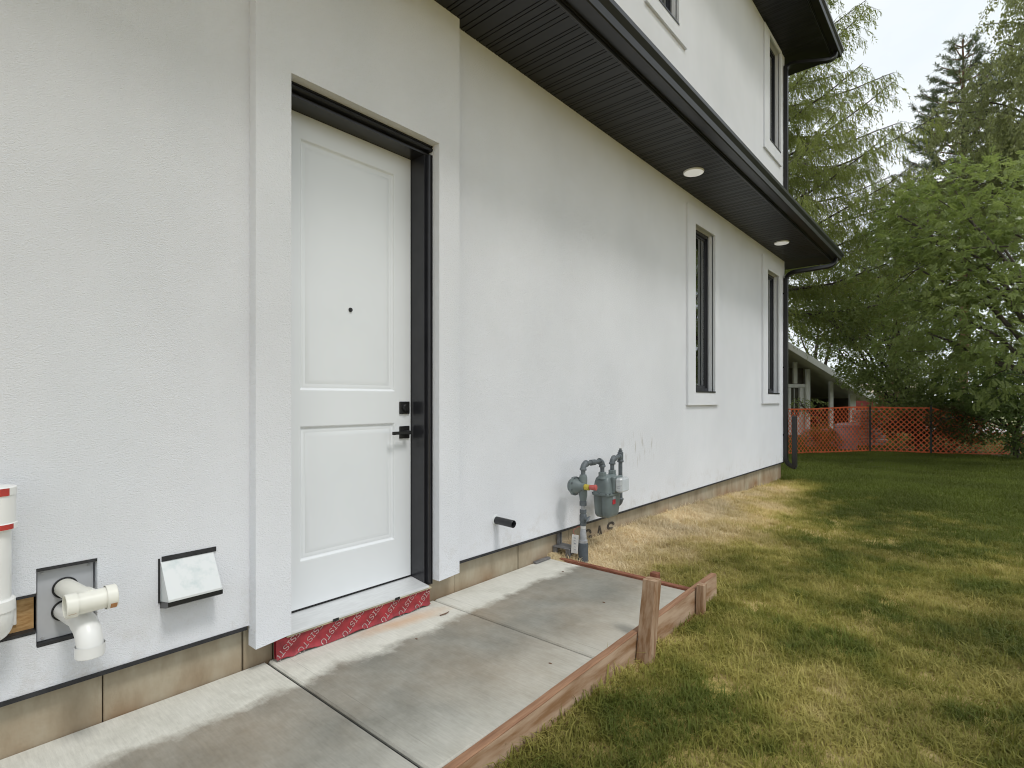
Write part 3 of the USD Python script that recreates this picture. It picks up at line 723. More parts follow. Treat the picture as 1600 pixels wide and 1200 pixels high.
def patch_on_cyl(c, r, a0, a1, y0, y1, n=8):
    an = np.linspace(a0, a1, n)
    v = np.vstack([np.stack([c[0] + r * np.cos(an), np.full(n, y), c[2] + r * np.sin(an)], 1) for y in (y0, y1)])
    return v, np.array([[k, k + n, k + n + 1, k + 1] for k in range(n - 1)])
obj("glue_stain", patch_on_cyl(A1, 0.0389, -0.5, -1.4, t0[1] + .004, t0[1] + .024), "orange_glue", TP)
obj("glue_stain", patch_on_cyl(A1, 0.0389, -0.35, -0.95, t1[1] - .022, t1[1] - .004), "orange_glue", TP)
obj("wall_ring", ring((-0.0205, 0.418, 0.524), 0.033), "black_rubber", TP)

EP = thing("vent_elbow", "white plastic vent pipe turning down below the sideways tee", "pipe", (-0.02, 0.42, 0.44))
pts = np.vstack([[(-0.0215, 0.416, 0.446)], bend((0.125, 0.436, 0.441), (0.19, 0.443, 0.438), (0.198, 0.444, 0.372), 12)])
obj("pipe", tube(pts, 0.031, 32), "white_plastic", EP, smooth=40)
obj("elbow", tube(pts[1:], np.r_[0.035, np.full(len(pts) - 2, 0.0365)], 32), "white_plastic", EP, smooth=40)
obj("elbow_hub", _hollow(V3(0.198, 0.444, 0.382), V3(0.198, 0.444, 0.344), V3(0, 0, -1), 0.0405, 0.005, 32), "white_plastic", EP, smooth=40)
obj("wall_ring", ring((-0.0205, 0.416, 0.446), 0.033), "black_rubber", EP)

LP = thing("air_intake", "tall white intake pipe with red bands at the left picture edge", "pipe", (0.115, 0.222, 0.45))
cx, cy = 0.115, 0.222
obj("pipe", tube([(cx, cy, 0.79), (cx, cy, 0.545)], 0.0415, 36), "white_plastic", LP, smooth=40)
obj("sleeve", cat(cyl((cx, cy, 0.782), (cx, cy, 0.914), 0.0525, 0.0525, 36, 0.003)), "white_plastic", LP, smooth=40)
obj("sleeve_band", cyl((cx, cy, 0.803), (cx, cy, 0.783), 0.0555, 0.0555, 36, 0.002), "white_plastic", LP, smooth=40)
obj("sleeve_band", cyl((cx, cy, 0.913), (cx, cy, 0.887), 0.0545, 0.0545, 36, 0.002), "white_plastic", LP, smooth=40)
def band(z0, z1, r, a0, a1, n=16):
    an = np.linspace(a0, a1, n)
    v = np.vstack([np.stack([cx + r * np.cos(an), cy + r * np.sin(an), np.full(n, z)], 1) for z in (z0, z1)])
    return v, np.array([[k, k + 1, k + 1 + n, k + n] for k in range(n - 1)])
obj("red_band", band(0.888, 0.911, 0.0551, -2.4, 0.62), "red_tape", LP)
obj("red_band", band(0.785, 0.801, 0.0561, -0.35, 0.85), "red_tape", LP)
obj("print", band(0.785, 0.801, 0.0561, -1.2, -0.42), "grey_print", LP)
obj("print", band(0.60, 0.77, 0.0420, -0.42, -0.12, 6), "blue_print", LP)
obj("coupling", cyl((cx, cy, 0.568), (cx, cy, 0.530), 0.0515, 0.0515, 36, 0.003), "white_plastic", LP, smooth=40)
obj("elbow", tube(np.vstack([bend((cx, cy, 0.535), (cx, cy, 0.468), (cx - 0.065, cy, 0.468), 12), [(-0.02, cy, 0.468)]]), 0.048, 32), "white_plastic", LP, smooth=40)
IP = obj("intake_board", box(-0.055, -0.034, 0.005, 0.3365, 0.405, 0.520), "osb_board", H, label="raw particle board in the hole under the intake pipe")
obj("plate", box(-0.033, -0.024, 0.005, 0.292, 0.432, 0.520, 0.002), "white_plastic", IP)
obj("screw", cyl((-0.024, 0.276, 0.447), (-0.021, 0.276, 0.447), 0.0045, 0.004, 12), "galvanised", IP)
obj("flashing", box(-0.055, 0.002, 0.002, 0.3365, 0.395, 0.4045), "black_flashing", IP)
obj("flashing", box(-0.055, 0.003, 0.002, 0.336, 0.521, 0.5295), "black_flashing", IP)

VH = thing("vent_hood", "white sloping dryer vent hood with black underside on the wall", "vent hood", (0, 0.8, 0.38))
y0, y1 = 0.703, 0.893
obj("hood", prism_y(sg.Polygon([(0.001, 0.552), (0.004, 0.553), (0.092, 0.425), (0.092, 0.417), (0.001, 0.400)]), y0, y1), "vent_white", VH)
obj("hood_lip", prism_y(sg.Polygon([(0.001, 0.3995), (0.0925, 0.4165), (0.0935, 0.400), (0.070, 0.390), (0.001, 0.374)]), y0 - 0.002, y1 + 0.003), "black_hardware", VH)
obj("top_gasket", box(-0.002, 0.007, y0 + 0.004, y1 + 0.010, 0.5535, 0.572), "black_flashing", VH)
obj("side_gasket", box(-0.002, 0.005, y0 - 0.008, y0 - 0.0025, 0.395, 0.566), "black_flashing", VH)

SP = thing("pipe_stub", "short black plastic pipe stub poking out of the white wall", "pipe", (0, 2.631, 0.39))
obj("pipe", _hollow(V3(-0.01, 2.628, 0.392), V3(0.153, 2.632, 0.386), V3(1, 0, 0), 0.0245, 0.003, 32), "black_abs", SP, smooth=40)
obj("collar", cat(tube([(-0.002, 2.628, 0.392), (0.004, 2.628, 0.392), (0.007, 2.628, 0.392)], [0.036, 0.034, 0.026], 20)), "vent_white", SP, smooth=30)

# ------------------------------------------------------------------ gas meter
RX, RY = 0.195, 3.371
gz = float(ground_z(RX, RY))
G = thing("gas_meter", "grey gas meter with regulator and riser standing against the wall", "gas meter", (RX, RY, gz))
r = 0.0168
obj("riser_sleeve", tube([(RX, RY, gz - 0.06), (RX, RY, 0.115), (RX, RY, 0.128), (RX, RY, 0.130)], [0.037, 0.037, 0.034, 0.02], 24), "sleeve_grey", G, smooth=40)
obj("riser", tube([(RX, RY, 0.129), (RX, RY, 0.148), (RX, RY, 0.150), (RX, RY, 0.175), (RX, RY, 0.232), (RX, RY, 0.26)], [0.033, 0.033, 0.027, 0.026, 0.019, 0.0165], 24), "galvanised", G, smooth=40)
obj("riser_wrap", tube([(RX, RY, 0.2335), (RX, RY, 0.262)], 0.0195, 20), "tag_paper", G, smooth=40)
V = obj("valve", cat(tube([(RX, RY, 0.255), (RX, RY, 0.275), (RX, RY, 0.277), (RX, RY, 0.292), (RX, RY, 0.33), (RX, RY, 0.345), (RX, RY, 0.347), (RX, RY, 0.372)],
                          [0.023, 0.025, 0.02, 0.027, 0.027, 0.02, 0.025, 0.025], 8)), "meter_pipe", G, smooth=35)
obj("valve_key", cat(cyl((RX + .01, RY, 0.311), (RX + 0.05, RY - 0.012, 0.311), 0.017, 0.013, 16), obox((RX + 0.05, RY - 0.03, 0.295), (RX + 0.05, RY + 0.012, 0.328), 0.016, 0.010)), "meter_pipe", V, smooth=35)
obj("nipple", tube([(RX, RY, 0.37), (RX, RY, 0.415)], r, 16), "galvanised", G, smooth=40)
obj("union", tube([(RX, RY, 0.40), (RX, RY, 0.402), (RX, RY, 0.43), (RX, RY, 0.445)], [0.018, 0.027, 0.027, 0.02], 8), "meter_pipe", G, smooth=35)
# regulator: flanged diaphragm case, axis away from the wall
rc = V3(0.150, 3.352, 0.543)
ax = [(0.085, 0.012), (0.090, 0.030), (0.098, 0.047), (0.112, 0.056), (0.126, 0.060), (0.130, 0.070), (0.143, 0.070), (0.146, 0.060), (0.156, 0.055), (0.176, 0.046), (0.196, 0.032), (0.206, 0.030), (0.222, 0.028)]
R = obj("regulator", cat(tube([(x, rc[1], rc[2]) for x, _ in ax], [q_ for _, q_ in ax], 36), tube([(RX, RY, 0.44), (RX, RY, 0.475), (RX, RY, 0.61), (RX, RY, 0.63)], [0.024, 0.03, 0.030, 0.024], 20)), "meter_paint", G, smooth=40)
for k in range(8):
    an = k * math.pi / 4 + 0.3
    p = rc + V3(0, math.cos(an) * 0.0635, math.sin(an) * 0.0635)
    obj("bolt", cyl((0.121, p[1], p[2]), (0.152, p[1], p[2]), 0.006, 0.006, 6), "meter_pipe", R)
obj("spring_cap", cyl((0.2225, rc[1], rc[2]), (0.262, rc[1], rc[2]), 0.022, 0.021, 20, 0.002), "tag_yellow", R, smooth=40)
obj("vent_cap", cat(cyl((0.2625, rc[1], rc[2] + .002), (0.315, rc[1] + .01, rc[2] + .004), 0.017, 0.021, 20, 0.002)), "pink_cap", R, smooth=40)
# pipework over the top
zc = 0.708
IN = V3(0.195, 3.640, 0.0); OU = V3(0.195, 3.790, 0.0); DN = V3(0.170, 3.965, 0.0)
obj("pipe", tube([(RX, RY, 0.62), (RX, RY, zc - 0.045)], r, 16), "meter_pipe", G, smooth=40)


def fitting(points, rr=0.0225, collar=0.026):
    p = np.asarray(points, float)
    m = [tube(p, rr, 16)]
    for e, n in ((p[0], p[1]), (p[-1], p[-2])):
        d = (n - e) / np.linalg.norm(n - e)
        m.append(cyl(e - d * 0.003, e + d * 0.014, collar, collar, 16, 0.003))
    return cat(*m)


obj("elbow", fitting(bend((RX, RY, zc - 0.045), (RX, RY, zc), (RX, RY + 0.045, zc), 8)), "meter_pipe", G, smooth=40)
obj("pipe", tube([(RX, RY + 0.04, zc), (RX, IN[1] - 0.04, zc)], r, 16), "meter_pipe", G, smooth=40)
obj("coupling", cyl((RX, 3.470, zc), (RX, 3.535, zc), 0.0225, 0.0225, 16, 0.004), "meter_pipe", G, smooth=40)
obj("elbow", fitting(bend((IN[0], IN[1] - 0.045, zc), (IN[0], IN[1], zc), (IN[0], IN[1], zc - 0.045), 8)), "meter_pipe", G, smooth=40)
obj("pipe", tube([(IN[0], IN[1], zc - 0.04), (IN[0], IN[1], 0.60)], r, 16), "meter_pipe", G, smooth=40)
obj("swivel_nut", cyl((IN[0], IN[1], 0.592), (IN[0], IN[1], 0.622), 0.030, 0.030, 8, 0.003), "meter_paint", G)
obj("pipe", tube([(OU[0], OU[1], 0.60), (OU[0], OU[1], zc - 0.025)], r, 16), "meter_pipe", G, smooth=40)
obj("swivel_nut", cyl((OU[0], OU[1], 0.594), (OU[0], OU[1], 0.624), 0.030, 0.030, 8, 0.003), "meter_paint", G)
zo = 0.712
obj("elbow", fitting(bend((OU[0], OU[1], zo - 0.042), (OU[0], OU[1], zo), tuple(OU + (DN - OU) * 0.26 + V3(0, 0, zo)), 8)), "meter_pipe", G, smooth=40)
obj("pipe", tube([tuple(OU + (DN - OU) * 0.24 + V3(0, 0, zo)), tuple(OU + (DN - OU) * 0.8 + V3(0, 0, zo + .004))], r, 16), "meter_pipe", G, smooth=40)
obj("outlet_tee", cat(cyl((DN[0], DN[1], 0.672), (DN[0], DN[1], 0.752), 0.0235, 0.0235, 16, 0.003), cyl(tuple(OU + (DN - OU) * 0.74 + V3(0, 0, zo + .004)), tuple(DN + V3(0, 0, zo + .004)), 0.0225, 0.0225, 16),
                      cyl((DN[0], DN[1], 0.668), (DN[0], DN[1], 0.684), 0.027, 0.027, 16, 0.003)), "meter_pipe", G, smooth=40)
obj("plug", cat(cyl((DN[0], DN[1], 0.750), (DN[0], DN[1], 0.766), 0.017, 0.017, 16), cyl((DN[0], DN[1], 0.765), (DN[0], DN[1], 0.782), 0.0125, 0.011, 4)), "meter_pipe", G)
obj("pipe", tube(np.vstack([[(DN[0], DN[1], 0.68)], [(DN[0], DN[1], 0.37)], bend((DN[0], DN[1], 0.37), (DN[0], DN[1], 0.318), (DN[0] - 0.06, DN[1], 0.315), 8), [(-0.01, DN[1], 0.315)]]), r, 16), "meter_pipe", G, smooth=40)
obj("elbow", fitting(bend((DN[0], DN[1], 0.372), (DN[0], DN[1], 0.318), (DN[0] - 0.055, DN[1], 0.315), 8), 0.024, 0.027), "meter_pipe", G, smooth=40)


# meter body: stacked rounded sections in (x, y), two diaphragm lobes below the flange
def section(hx, hy, z, lobes=0.0, n=160, cxy=(0.193, 3.712)):
    t = np.linspace(0, 2 * np.pi, n, endpoint=False)
    e = 0.42
    x = np.sign(np.cos(t)) * np.abs(np.cos(t)) ** e * hx
    y = np.sign(np.sin(t)) * np.abs(np.sin(t)) ** e * hy
    x0 = x / hx
    pinch = 1 - 2.0 * lobes * np.exp(-(x / (hx * 0.13)) ** 2)
    return np.stack([cxy[0] + x, cxy[1] + y * pinch, np.full(n, z)], 1)


def stack(secs):
    n = len(secs[0])
    v = np.vstack(secs)
    f = []
    for k in range(len(secs) - 1):
        a_ = k * n + np.arange(n); b_ = k * n + (np.arange(n) + 1) % n
        f.append(np.stack([a_, b_, b_ + n, a_ + n], 1))
    f = np.vstack(f)
    f = np.vstack([f[:, [0, 1, 2]], f[:, [0, 2, 3]]])
    k0, k1 = len(v), len(v) + 1
    v = np.vstack([v, secs[0].mean(0), secs[-1].mean(0)])
    i_ = np.arange(n)
    f = np.vstack([f, np.stack([np.full(n, k0), (i_ + 1) % n, i_], 1), np.stack([np.full(n, k1), (len(secs) - 1) * n + i_, (len(secs) - 1) * n + (i_ + 1) % n], 1)])
    return v, f


B = obj("meter_body", stack([section(0.040, 0.062, 0.268, 0.10), section(0.056, 0.080, 0.272, 0.12), section(0.066, 0.092, 0.290, 0.14), section(0.070, 0.098, 0.33, 0.13), section(0.0735, 0.103, 0.40, 0.11), section(0.075, 0.106, 0.440, 0.06)]),
        "meter_paint", G, smooth=45)
obj("flange", stack([section(0.078, 0.110, 0.4405), section(0.084, 0.116, 0.444), section(0.084, 0.116, 0.458), section(0.079, 0.111, 0.4615)]), "meter_paint", B, smooth=45)
obj("top_case", stack([section(0.077, 0.108, 0.462), section(0.074, 0.104, 0.50), section(0.068, 0.097, 0.545), section(0.060, 0.088, 0.572), section(0.045, 0.07, 0.588), section(0.02, 0.04, 0.592)]), "meter_paint", B, smooth=45)
for k, (ox, oy) in enumerate([(-0.06, -0.113), (0.0, -0.113), (0.06, -0.113), (0.081, -0.05), (0.081, 0.05), (0.081, -0.09)]):
    obj("flange_screw", cyl((0.193 + ox, 3.712 + oy, 0.4585), (0.193 + ox, 3.712 + oy, 0.466), 0.006, 0.006, 6), "meter_pipe", B)
obj("port", cat(cyl((IN[0], IN[1], 0.57), (IN[0], IN[1], 0.5925), 0.036, 0.031, 24), cyl((OU[0], OU[1], 0.57), (OU[0], OU[1], 0.5945), 0.036, 0.031, 24)), "meter_paint", B, smooth=40)
I = obj("index_base", box(0.255, 0.285, 3.665, 3.805, 0.463, 0.588, 0.006), "meter_paint", G)
obj("index_cover", box(0.2855, 0.345, 3.672, 3.800, 0.470, 0.582, 0.014), "clear_plastic", I)
obj("dial_plate", box(0.2856, 0.290, 3.685, 3.787, 0.482, 0.570), "tag_paper", I)
for k in range(4):
    c = (0.2905, 3.70 + 0.024 * k, 0.548)
    obj("dial", cyl(c, (0.2915, c[1], c[2]), 0.009, 0.009, 14), "grey_print", I)
obj("dial_label", cat(box(0.290, 0.2908, 3.695, 3.775, 0.505, 0.513), box(0.290, 0.2908, 3.695, 3.755, 0.492, 0.498)), "black_hardware", I)
obj("red_label", box(0.267, 0.2705, 3.672, 3.712, 0.375, 0.410), "tag_red", B)
obj("badge", box(0.267, 0.2700, 3.672, 3.712, 0.413, 0.434), "grey_print", B)
# paper tag hanging at the riser
TG = obj("tag", obox((0.150, 3.322, 0.052), (0.156, 3.328, 0.188), 0.052, 0.0025, side=(0.25, -1, 0), b=0.0006), "tag_paper", G)
for z, h in ((0.165, 0.008), (0.145, 0.005), (0.125, 0.010), (0.10, 0.004), (0.08, 0.006)):
    obj("tag_mark", obox((0.138, 3.3250, z), (0.166, 3.3180, z), h, 0.0012, side=(0.25, -1, 0), b=0.0002), "grey_print", TG)
obj("tag_wire", tube([(0.15, 3.325, 0.185), (0.13, 3.335, 0.215), (0.16, 3.36, 0.245), (0.185, 3.365, 0.25)], 0.0016, 6), "pink_cap", G)

BK = thing("steel_bracket", "grey steel bracket plate at the foot of the gas riser", "bracket", (0.05, 3.37, 0.0))
obj("plate", box(-0.038, 0.120, 3.305, 3.428, 0.070, 0.078, 0.002), "steel_plate", BK)
obj("leg", box(0.080, 0.118, 3.308, 3.325, -0.06, 0.0695, 0.002), "steel_plate", BK)
obj("leg", box(-0.036, 0.0, 3.308, 3.325, -0.06, 0.0695, 0.002), "steel_plate", BK)
obj("leg", box(0.113, 0.1195, 3.3255, 3.425, 0.035, 0.0695, 0.001), "steel_plate", BK)
obj("upright", cat(box(-0.036, -0.016, 3.360, 3.366, 0.0785, 0.172), box(-0.036, -0.030, 3.3665, 3.392, 0.0785, 0.172), box(-0.036, -0.016, 3.3925, 3.3985, 0.0785, 0.172)), "steel_plate", BK)
# painted letters on the foundation behind the riser
PM = thing("painted_letters", "dark letters GAS sprayed on the foundation behind the meter", "lettering", (-0.038, 3.8, 0.0))
for ch, y, wd, zb in (("G", 3.725, 0.13, -0.002), ("A", 3.925, 0.11, -0.004), ("S", 4.085, 0.15, -0.004)):
    tm = meshkit.text_mesh(ch, 0.112, 0.0012, bold=True)
    v = np.array(tm.vertices)
    v = np.stack([-0.0388 + v[:, 2], y + v[:, 0] / v[:, 0].max() * wd, zb + v[:, 1]], 1)
    obj("letter", (v, np.array(tm.faces)), "paint_mark", PM)

# ------------------------------------------------------------------ timber form along the path
FM = thing("timber_form", "reddish timber formwork boards with stakes edging the concrete path", "formwork", (1.11, 2.0, -0.1))


def wob(m, amp=0.0025, seed=1, freq=6):
    v, f, _ = meshkit.arrays(m)
    m = trimesh.Trimesh(v, f)
    for _k in range(3):
        m = m.subdivide_to_size(0.14)
    v = np.array(m.vertices)
    o = np.stack([meshkit.noise(v * freq, seed + k) - 0.5 for k in range(3)], 1)
    return v + o * amp * 2, np.array(m.faces)


def board(y0, y1, zt0, zt1, h, x0, x1, name, material, seed):
    p = []
    for y, zt in ((y0, zt0), (y1, zt1)):
        for x, s in ((x0, 1), (x1, -1)):
            p += [(x, y, zt - 0.003), (x + s * 0.004, y, zt), (x, y, zt - h), ]
    return trimesh.convex.convex_hull(np.array(p))


obj("board", wob(board(0.25, 3.50, -0.036, 0.060, 0.140, 1.0895, 1.127, "", "", 3), 0.003, 3), "wood_pale", FM)
obj("board_cap", wob(board(0.25, 3.495, -0.031, 0.065, 0.006, 1.0905, 1.1275, "", "", 3), 0.002, 3), "wood_top", FM)
obj("board", wob(board(0.25, 3.36, -0.172, -0.085, 0.05, 1.096, 1.136, "", "", 5), 0.004, 5), "wood_red", FM, label="dark red lower board half buried in the grass")
obj("end_board", wob(box(-0.02, 1.0885, 3.249, 3.287, -0.12, 0.014, 0.003), 0.003, 8), "wood_red", FM)
obj("offcut", wob(box(-0.030, 0.002, 3.06, 3.235, 0.0015, 0.016, 0.003), 0.001, 9), "steel_plate", FM)


def stake(p0, p1, wx, wy, material, seed):
    p0, p1 = np.array(p0, float), np.array(p1, float)
    c = []
    for p, k in ((p0, 0), (p1, 1)):
        for sx in (-1, 1):
            for sy in (-1, 1):
                for q_ in ((1, .86), (.86, 1)):
                    c.append(p + V3(sx * wx / 2 * q_[0], sy * wy / 2 * q_[1], 0))
    c = np.array(c)
    top = p1 + V3(0, 0, 0.004)
    return wob(trimesh.convex.convex_hull(np.vstack([c, [top]])), 0.0025, seed, 9)


obj("stake", stake((1.166, 2.395, -0.30), (1.172, 2.50, 0.288), 0.074, 0.062, "", 11), "wood_stake", FM, smooth=30, label="tallest stake of the formwork, leaning outwards")
obj("stake", stake((1.152, 3.16, -0.30), (1.156, 3.18, 0.082), 0.044, 0.052, "", 12), "wood_stake", FM, smooth=30, label="short stake near the far end of the board")
obj("stake", stake((0.79, 3.318, -0.30), (0.79, 3.318, 0.045), 0.05, 0.05, "", 13), "wood_red", FM, smooth=30, label="low reddish stake behind the end board")

for y_, z_, x_ in ((2.43, 0.0, 1.1265), (2.50, -0.045, 1.1265), (1.62, -0.085, 1.1265), (1.30, -0.12, 1.1265)):
    obj("nail_head", cyl((x_, y_, z_), (x_ + 0.0035, y_, z_), 0.005, 0.0045, 10), "steel_plate", FM)

tw = thing("twig", "small brown twig lying on the path by the doorway", "twig", (0.17, 2.02, 0.003))
obj("stem", tube([(0.175, 1.985, 0.004), (0.185, 2.02, 0.0075), (0.172, 2.055, 0.004)], [0.003, 0.0035, 0.002], 7), "twig", tw)
for k, (x, y, w_) in enumerate([(0.24, 3.05, "near the far end of the path by the steel bracket"), (0.75, 2.74, "on the damp far bay of the path"),
                                (0.3, 1.72, "on the dry middle bay before the door"), (0.95, 1.95, "beside the timber board on the middle bay")]):
    s = 0.004 + 0.002 * rng.random()
    m = trimesh.creation.icosphere(1, 1.0)
    v = np.array(m.vertices) * V3(s * 1.8, s, s * 0.4) * (1 + 0.12 * rng.standard_normal((len(m.vertices), 1)))
    obj("debris_chip", (v + V3(x, y, s * 0.3), np.array(m.faces)), "twig", label="tiny dark chip of debris " + w_, cat="debris", group="debris chips scattered on the path")

# ------------------------------------------------------------------ grass: instanced tufts
GR = UsdGeom.PointInstancer.Define(stage, "/World/grass")
tag(GR.GetPrim(), "short patchy grass of the lawn, straw coloured and green blades", "grass", kind="stuff")


def tuft(seed, n, h, spread, lean, w):
    g = np.random.default_rng(seed)
    v, f = [], []
    for k in range(n):
        b = g.normal(0, spread, 2)
        az = g.uniform(0, 2 * np.pi)
        d = V3(math.cos(az), math.sin(az), 0)
        s = V3(-d[1], d[0], 0) * w * g.uniform(0.7, 1.3)
        L = h * g.uniform(0.5, 1.25)
        ln = lean * g.uniform(0.2, 1.5)
        p0 = V3(b[0], b[1], -0.008)
        p1 = p0 + V3(0, 0, L * 0.55) + d * L * 0.28 * ln
        p2 = p1 + V3(0, 0, L * (0.5 - 0.35 * ln)) + d * L * 0.55 * ln
        i0 = len(v)
        v += [p0 - s, p0 + s, p1 - s * 0.8, p1 + s * 0.8, p2]
        f += [[i0, i0 + 1, i0 + 3], [i0, i0 + 3, i0 + 2], [i0 + 2, i0 + 3, i0 + 4]]
    return np.array(v), np.array(f)


protos = []
for k in range(10):
    h, lean = [(0.046, 0.9), (0.040, 1.3), (0.054, 1.0), (0.034, 1.5), (0.048, 1.2)][k % 5]
    obj("tuft", tuft(100 + k, 22, h, 0.022, lean, 0.0018), "grass_blades", "/World/grass")
    protos.append(f"/World/grass/tuft" + (f"_{k:03d}" if k else ""))
for k in range(3):   # rank blades standing proud
    obj("long_tuft", tuft(300 + k, 9, 0.085, 0.025, 1.1, 0.0020), "grass_blades", "/World/grass")
    protos.append("/World/grass/long_tuft" + (f"_{k:03d}" if k else ""))
for k in range(4):   # coarser ones for far away
    obj("far_tuft", tuft(200 + k, 26, 0.055, 0.05, 0.8, 0.0026), "grass_blades", "/World/grass")
    protos.append("/World/grass/far_tuft" + (f"_{k:03d}" if k else ""))
GR.CreatePrototypesRel().SetTargets([Sdf.Path(p) for p in protos])
g = np.random.default_rng(5)


def scatter(x0, x1, y0, y1, per):
    n = int((x1 - x0) * (y1 - y0) * per)
    return np.stack([g.uniform(x0, x1, n), g.uniform(y0, y1, n)], 1)


near = np.vstack([scatter(1.13, 3.1, 0.9, 3.3, 1500), scatter(-0.05, 3.2, 3.28, 5.5, 1400), scatter(-0.05, 3.3, 5.5, 8.0, 900)])
far = np.vstack([scatter(-0.05, 3.6, 8.0, 11.5, 450), scatter(-2.5, 4.5, 9.65, 16.5, 260), scatter(-2, 5.5, 16.5, 24, 60), scatter(3.1, 7.0, 0.5, 16.5, 260)])
xy = np.vstack([near, far])
proto = np.r_[np.where(g.random(len(near)) < 0.06, 10 + g.integers(0, 3, len(near)), g.integers(0, 10, len(near))), 13 + g.integers(0, 4, len(far))]
x, y = xy[:, 0], xy[:, 1]
bare = np.exp(-np.maximum(x, 0) / 0.10) * (y < 9.6)
keep = (g.random(len(x)) > bare * 0.75)
keep &= ~((x < 1.14) & (y < 3.295)) & ~((x < -0.05) & (y < 9.66))
keep &= ~((np.abs(x - SEAM_X) < 0.016 + 0.01 * np.sin(y * 7)) & (y < 5.4))
keep &= ~((np.abs(x - RX) < 0.03) & (np.abs(y - RY) < 0.03))
clump = meshkit.fbm(np.stack([x * 6, y * 6, 0 * x], -1), 2, 9)
keep &= g.random(len(x)) < np.clip(0.35 + clump * 1.1, 0, 1)
xy, proto = xy[keep], proto[keep]
x, y = xy[:, 0], xy[:, 1]
z = ground_z(x, y)
n = len(x)
ang = g.uniform(0, 2 * np.pi, n)
sc = g.uniform(0.55, 1.35, n) * np.where((x > 1.12) & (x < 1.20) & (y < 3.6), 1.35, 1.0) * np.where(np.abs(x - SEAM_X) < 0.06, 1.25, 1.0)
GR.CreateProtoIndicesAttr(Vt.IntArray.FromNumpy(proto.astype(np.int32)))
GR.CreatePositionsAttr(Vt.Vec3fArray.FromNumpy(np.stack([x, y, z], 1).astype(np.float32)))
qq = np.zeros((n, 4)); qq[:, 0] = np.cos(ang / 2); qq[:, 3] = np.sin(ang / 2)
GR.CreateOrientationsAttr(Vt.QuathArray([Gf.Quath(float(a_), 0, 0, float(b_)) for a_, b_ in zip(qq[:, 0], qq[:, 3])]))
GR.CreateScalesAttr(Vt.Vec3fArray.FromNumpy(np.repeat(sc[:, None], 3, 1).astype(np.float32)))

# ------------------------------------------------------------------ beyond the lawn: places measured from the eye point
_a = math.radians(YAW)
FW, RT = V3(-math.sin(_a), math.cos(_a), 0), V3(math.cos(_a), math.sin(_a), 0)


def at(px, py, d):
    """The point d metres ahead of the viewpoint that the photograph shows at (px, py) of 1600 x 1200."""
    return EYE + FW * d + RT * ((px - 800) / 846 * d) + V3(0, 0, (625 - py) / 846 * d)


# ---- orange safety fence
pts = [at(1200, 708, 12.6), at(1262, 708, 13.0), at(1360, 706, 13.5), at(1455, 708, 12.9), at(1530, 716, 12.7), at(1640, 722, 12.8)]
pts = np.array([(p[0], p[1], float(ground_z(p[0], p[1]))) for p in pts])
FN = thing("safety_fence", "sagging orange mesh safety fence on thin dark posts behind the lawn", "fence", pts[2])
cum = np.r_[0, np.cumsum(np.linalg.norm(np.diff(pts[:, :2], axis=0), axis=1))]
FHT = np.interp(np.arange(len(pts)), np.arange(len(pts)), [1.10, 1.10, 1.08, 1.12, 0.85, 0.45])


def fence_pt(s, h):
    s = np.clip(s, 0, cum[-1])
    p = np.stack([np.interp(s, cum, pts[:, k]) for k in range(3)], -1)
    hh = np.interp(s, cum, FHT)
    sag = 0.03 * np.sin(s * 1.7) * h
    lat = 0.05 * np.sin(s * 2.3 + h * 2) + 0.03 * np.sin(s * 5.1)
    p[..., 2] += 0.02 + h * hh - sag
    p[..., 1] += lat
    return p


net_v, net_f = [], []
STEP, WID, NS = 0.112, 0.024, 9
for fam in (1, -1):
    for s0 in np.arange(-1.3, cum[-1] + 1.3, STEP):
        h = np.linspace(0, 1, NS)
        s = s0 + fam * (h - 0.5) * 1.0
        ok = (s >= 0) & (s <= cum[-1])
        if ok.sum() < 2:
            continue
        h, s = h[ok], s[ok]
        A_, B_ = fence_pt(s - WID / 2, h), fence_pt(s + WID / 2, h)
        i0 = sum(len(q_) for q_ in net_v)
        net_v.append(np.stack([A_, B_], 1).reshape(-1, 3))
        net_f += [[i0 + 2 * k, i0 + 2 * k + 1, i0 + 2 * k + 3, i0 + 2 * k + 2] for k in range(len(h) - 1)]
for h in (0.0, 1.0):
    s = np.linspace(0, cum[-1], 60)
    A_, B_ = fence_pt(s, np.full(60, h)), fence_pt(s, np.full(60, h - 0.03 if h else 0.03))
    i0 = sum(len(q_) for q_ in net_v)
    net_v.append(np.stack([A_, B_], 1).reshape(-1, 3))
    net_f += [[i0 + 2 * k, i0 + 2 * k + 1, i0 + 2 * k + 3, i0 + 2 * k + 2] for k in range(59)]
obj("netting", (np.vstack(net_v), np.array(net_f)), "orange_net", FN, kind="stuff")
for p in (pts[2], pts[3]):
    obj("post", cat(box(p[0] - .018, p[0] + .018, p[1] - .060, p[1] - .054, p[2] - .3, p[2] + 1.16), box(p[0] - .003, p[0] + .003, p[1] - .053, p[1] - .03, p[2] - .3, p[2] + 1.16)), "post_dark", FN)

# ---- dustbin
p = at(1324, 708, 14.0); p[2] = ground_z(p[0], p[1])
BN = thing("dustbin", "round grey metal dustbin standing behind the orange fence", "dustbin", p)
prof = [(0.20, 0.0), (0.215, 0.02)] + [(0.215 + 0.05 * t + (0.006 if k % 2 else 0), 0.02 + 0.56 * t) for k, t in enumerate(np.linspace(0, 1, 15))] + [(0.285, 0.60), (0.285, 0.63), (0.262, 0.635)]
obj("body", tube([p + V3(0, 0, z) for _, z in prof], [r_ for r_, _ in prof], 32), "bin_grey", BN, smooth=35)
obj("lid", tube([p + V3(0, 0, z) for z in (0.636, 0.66, 0.70, 0.715)], [0.292, 0.29, 0.17, 0.03], 32), "bin_grey", BN, smooth=35)


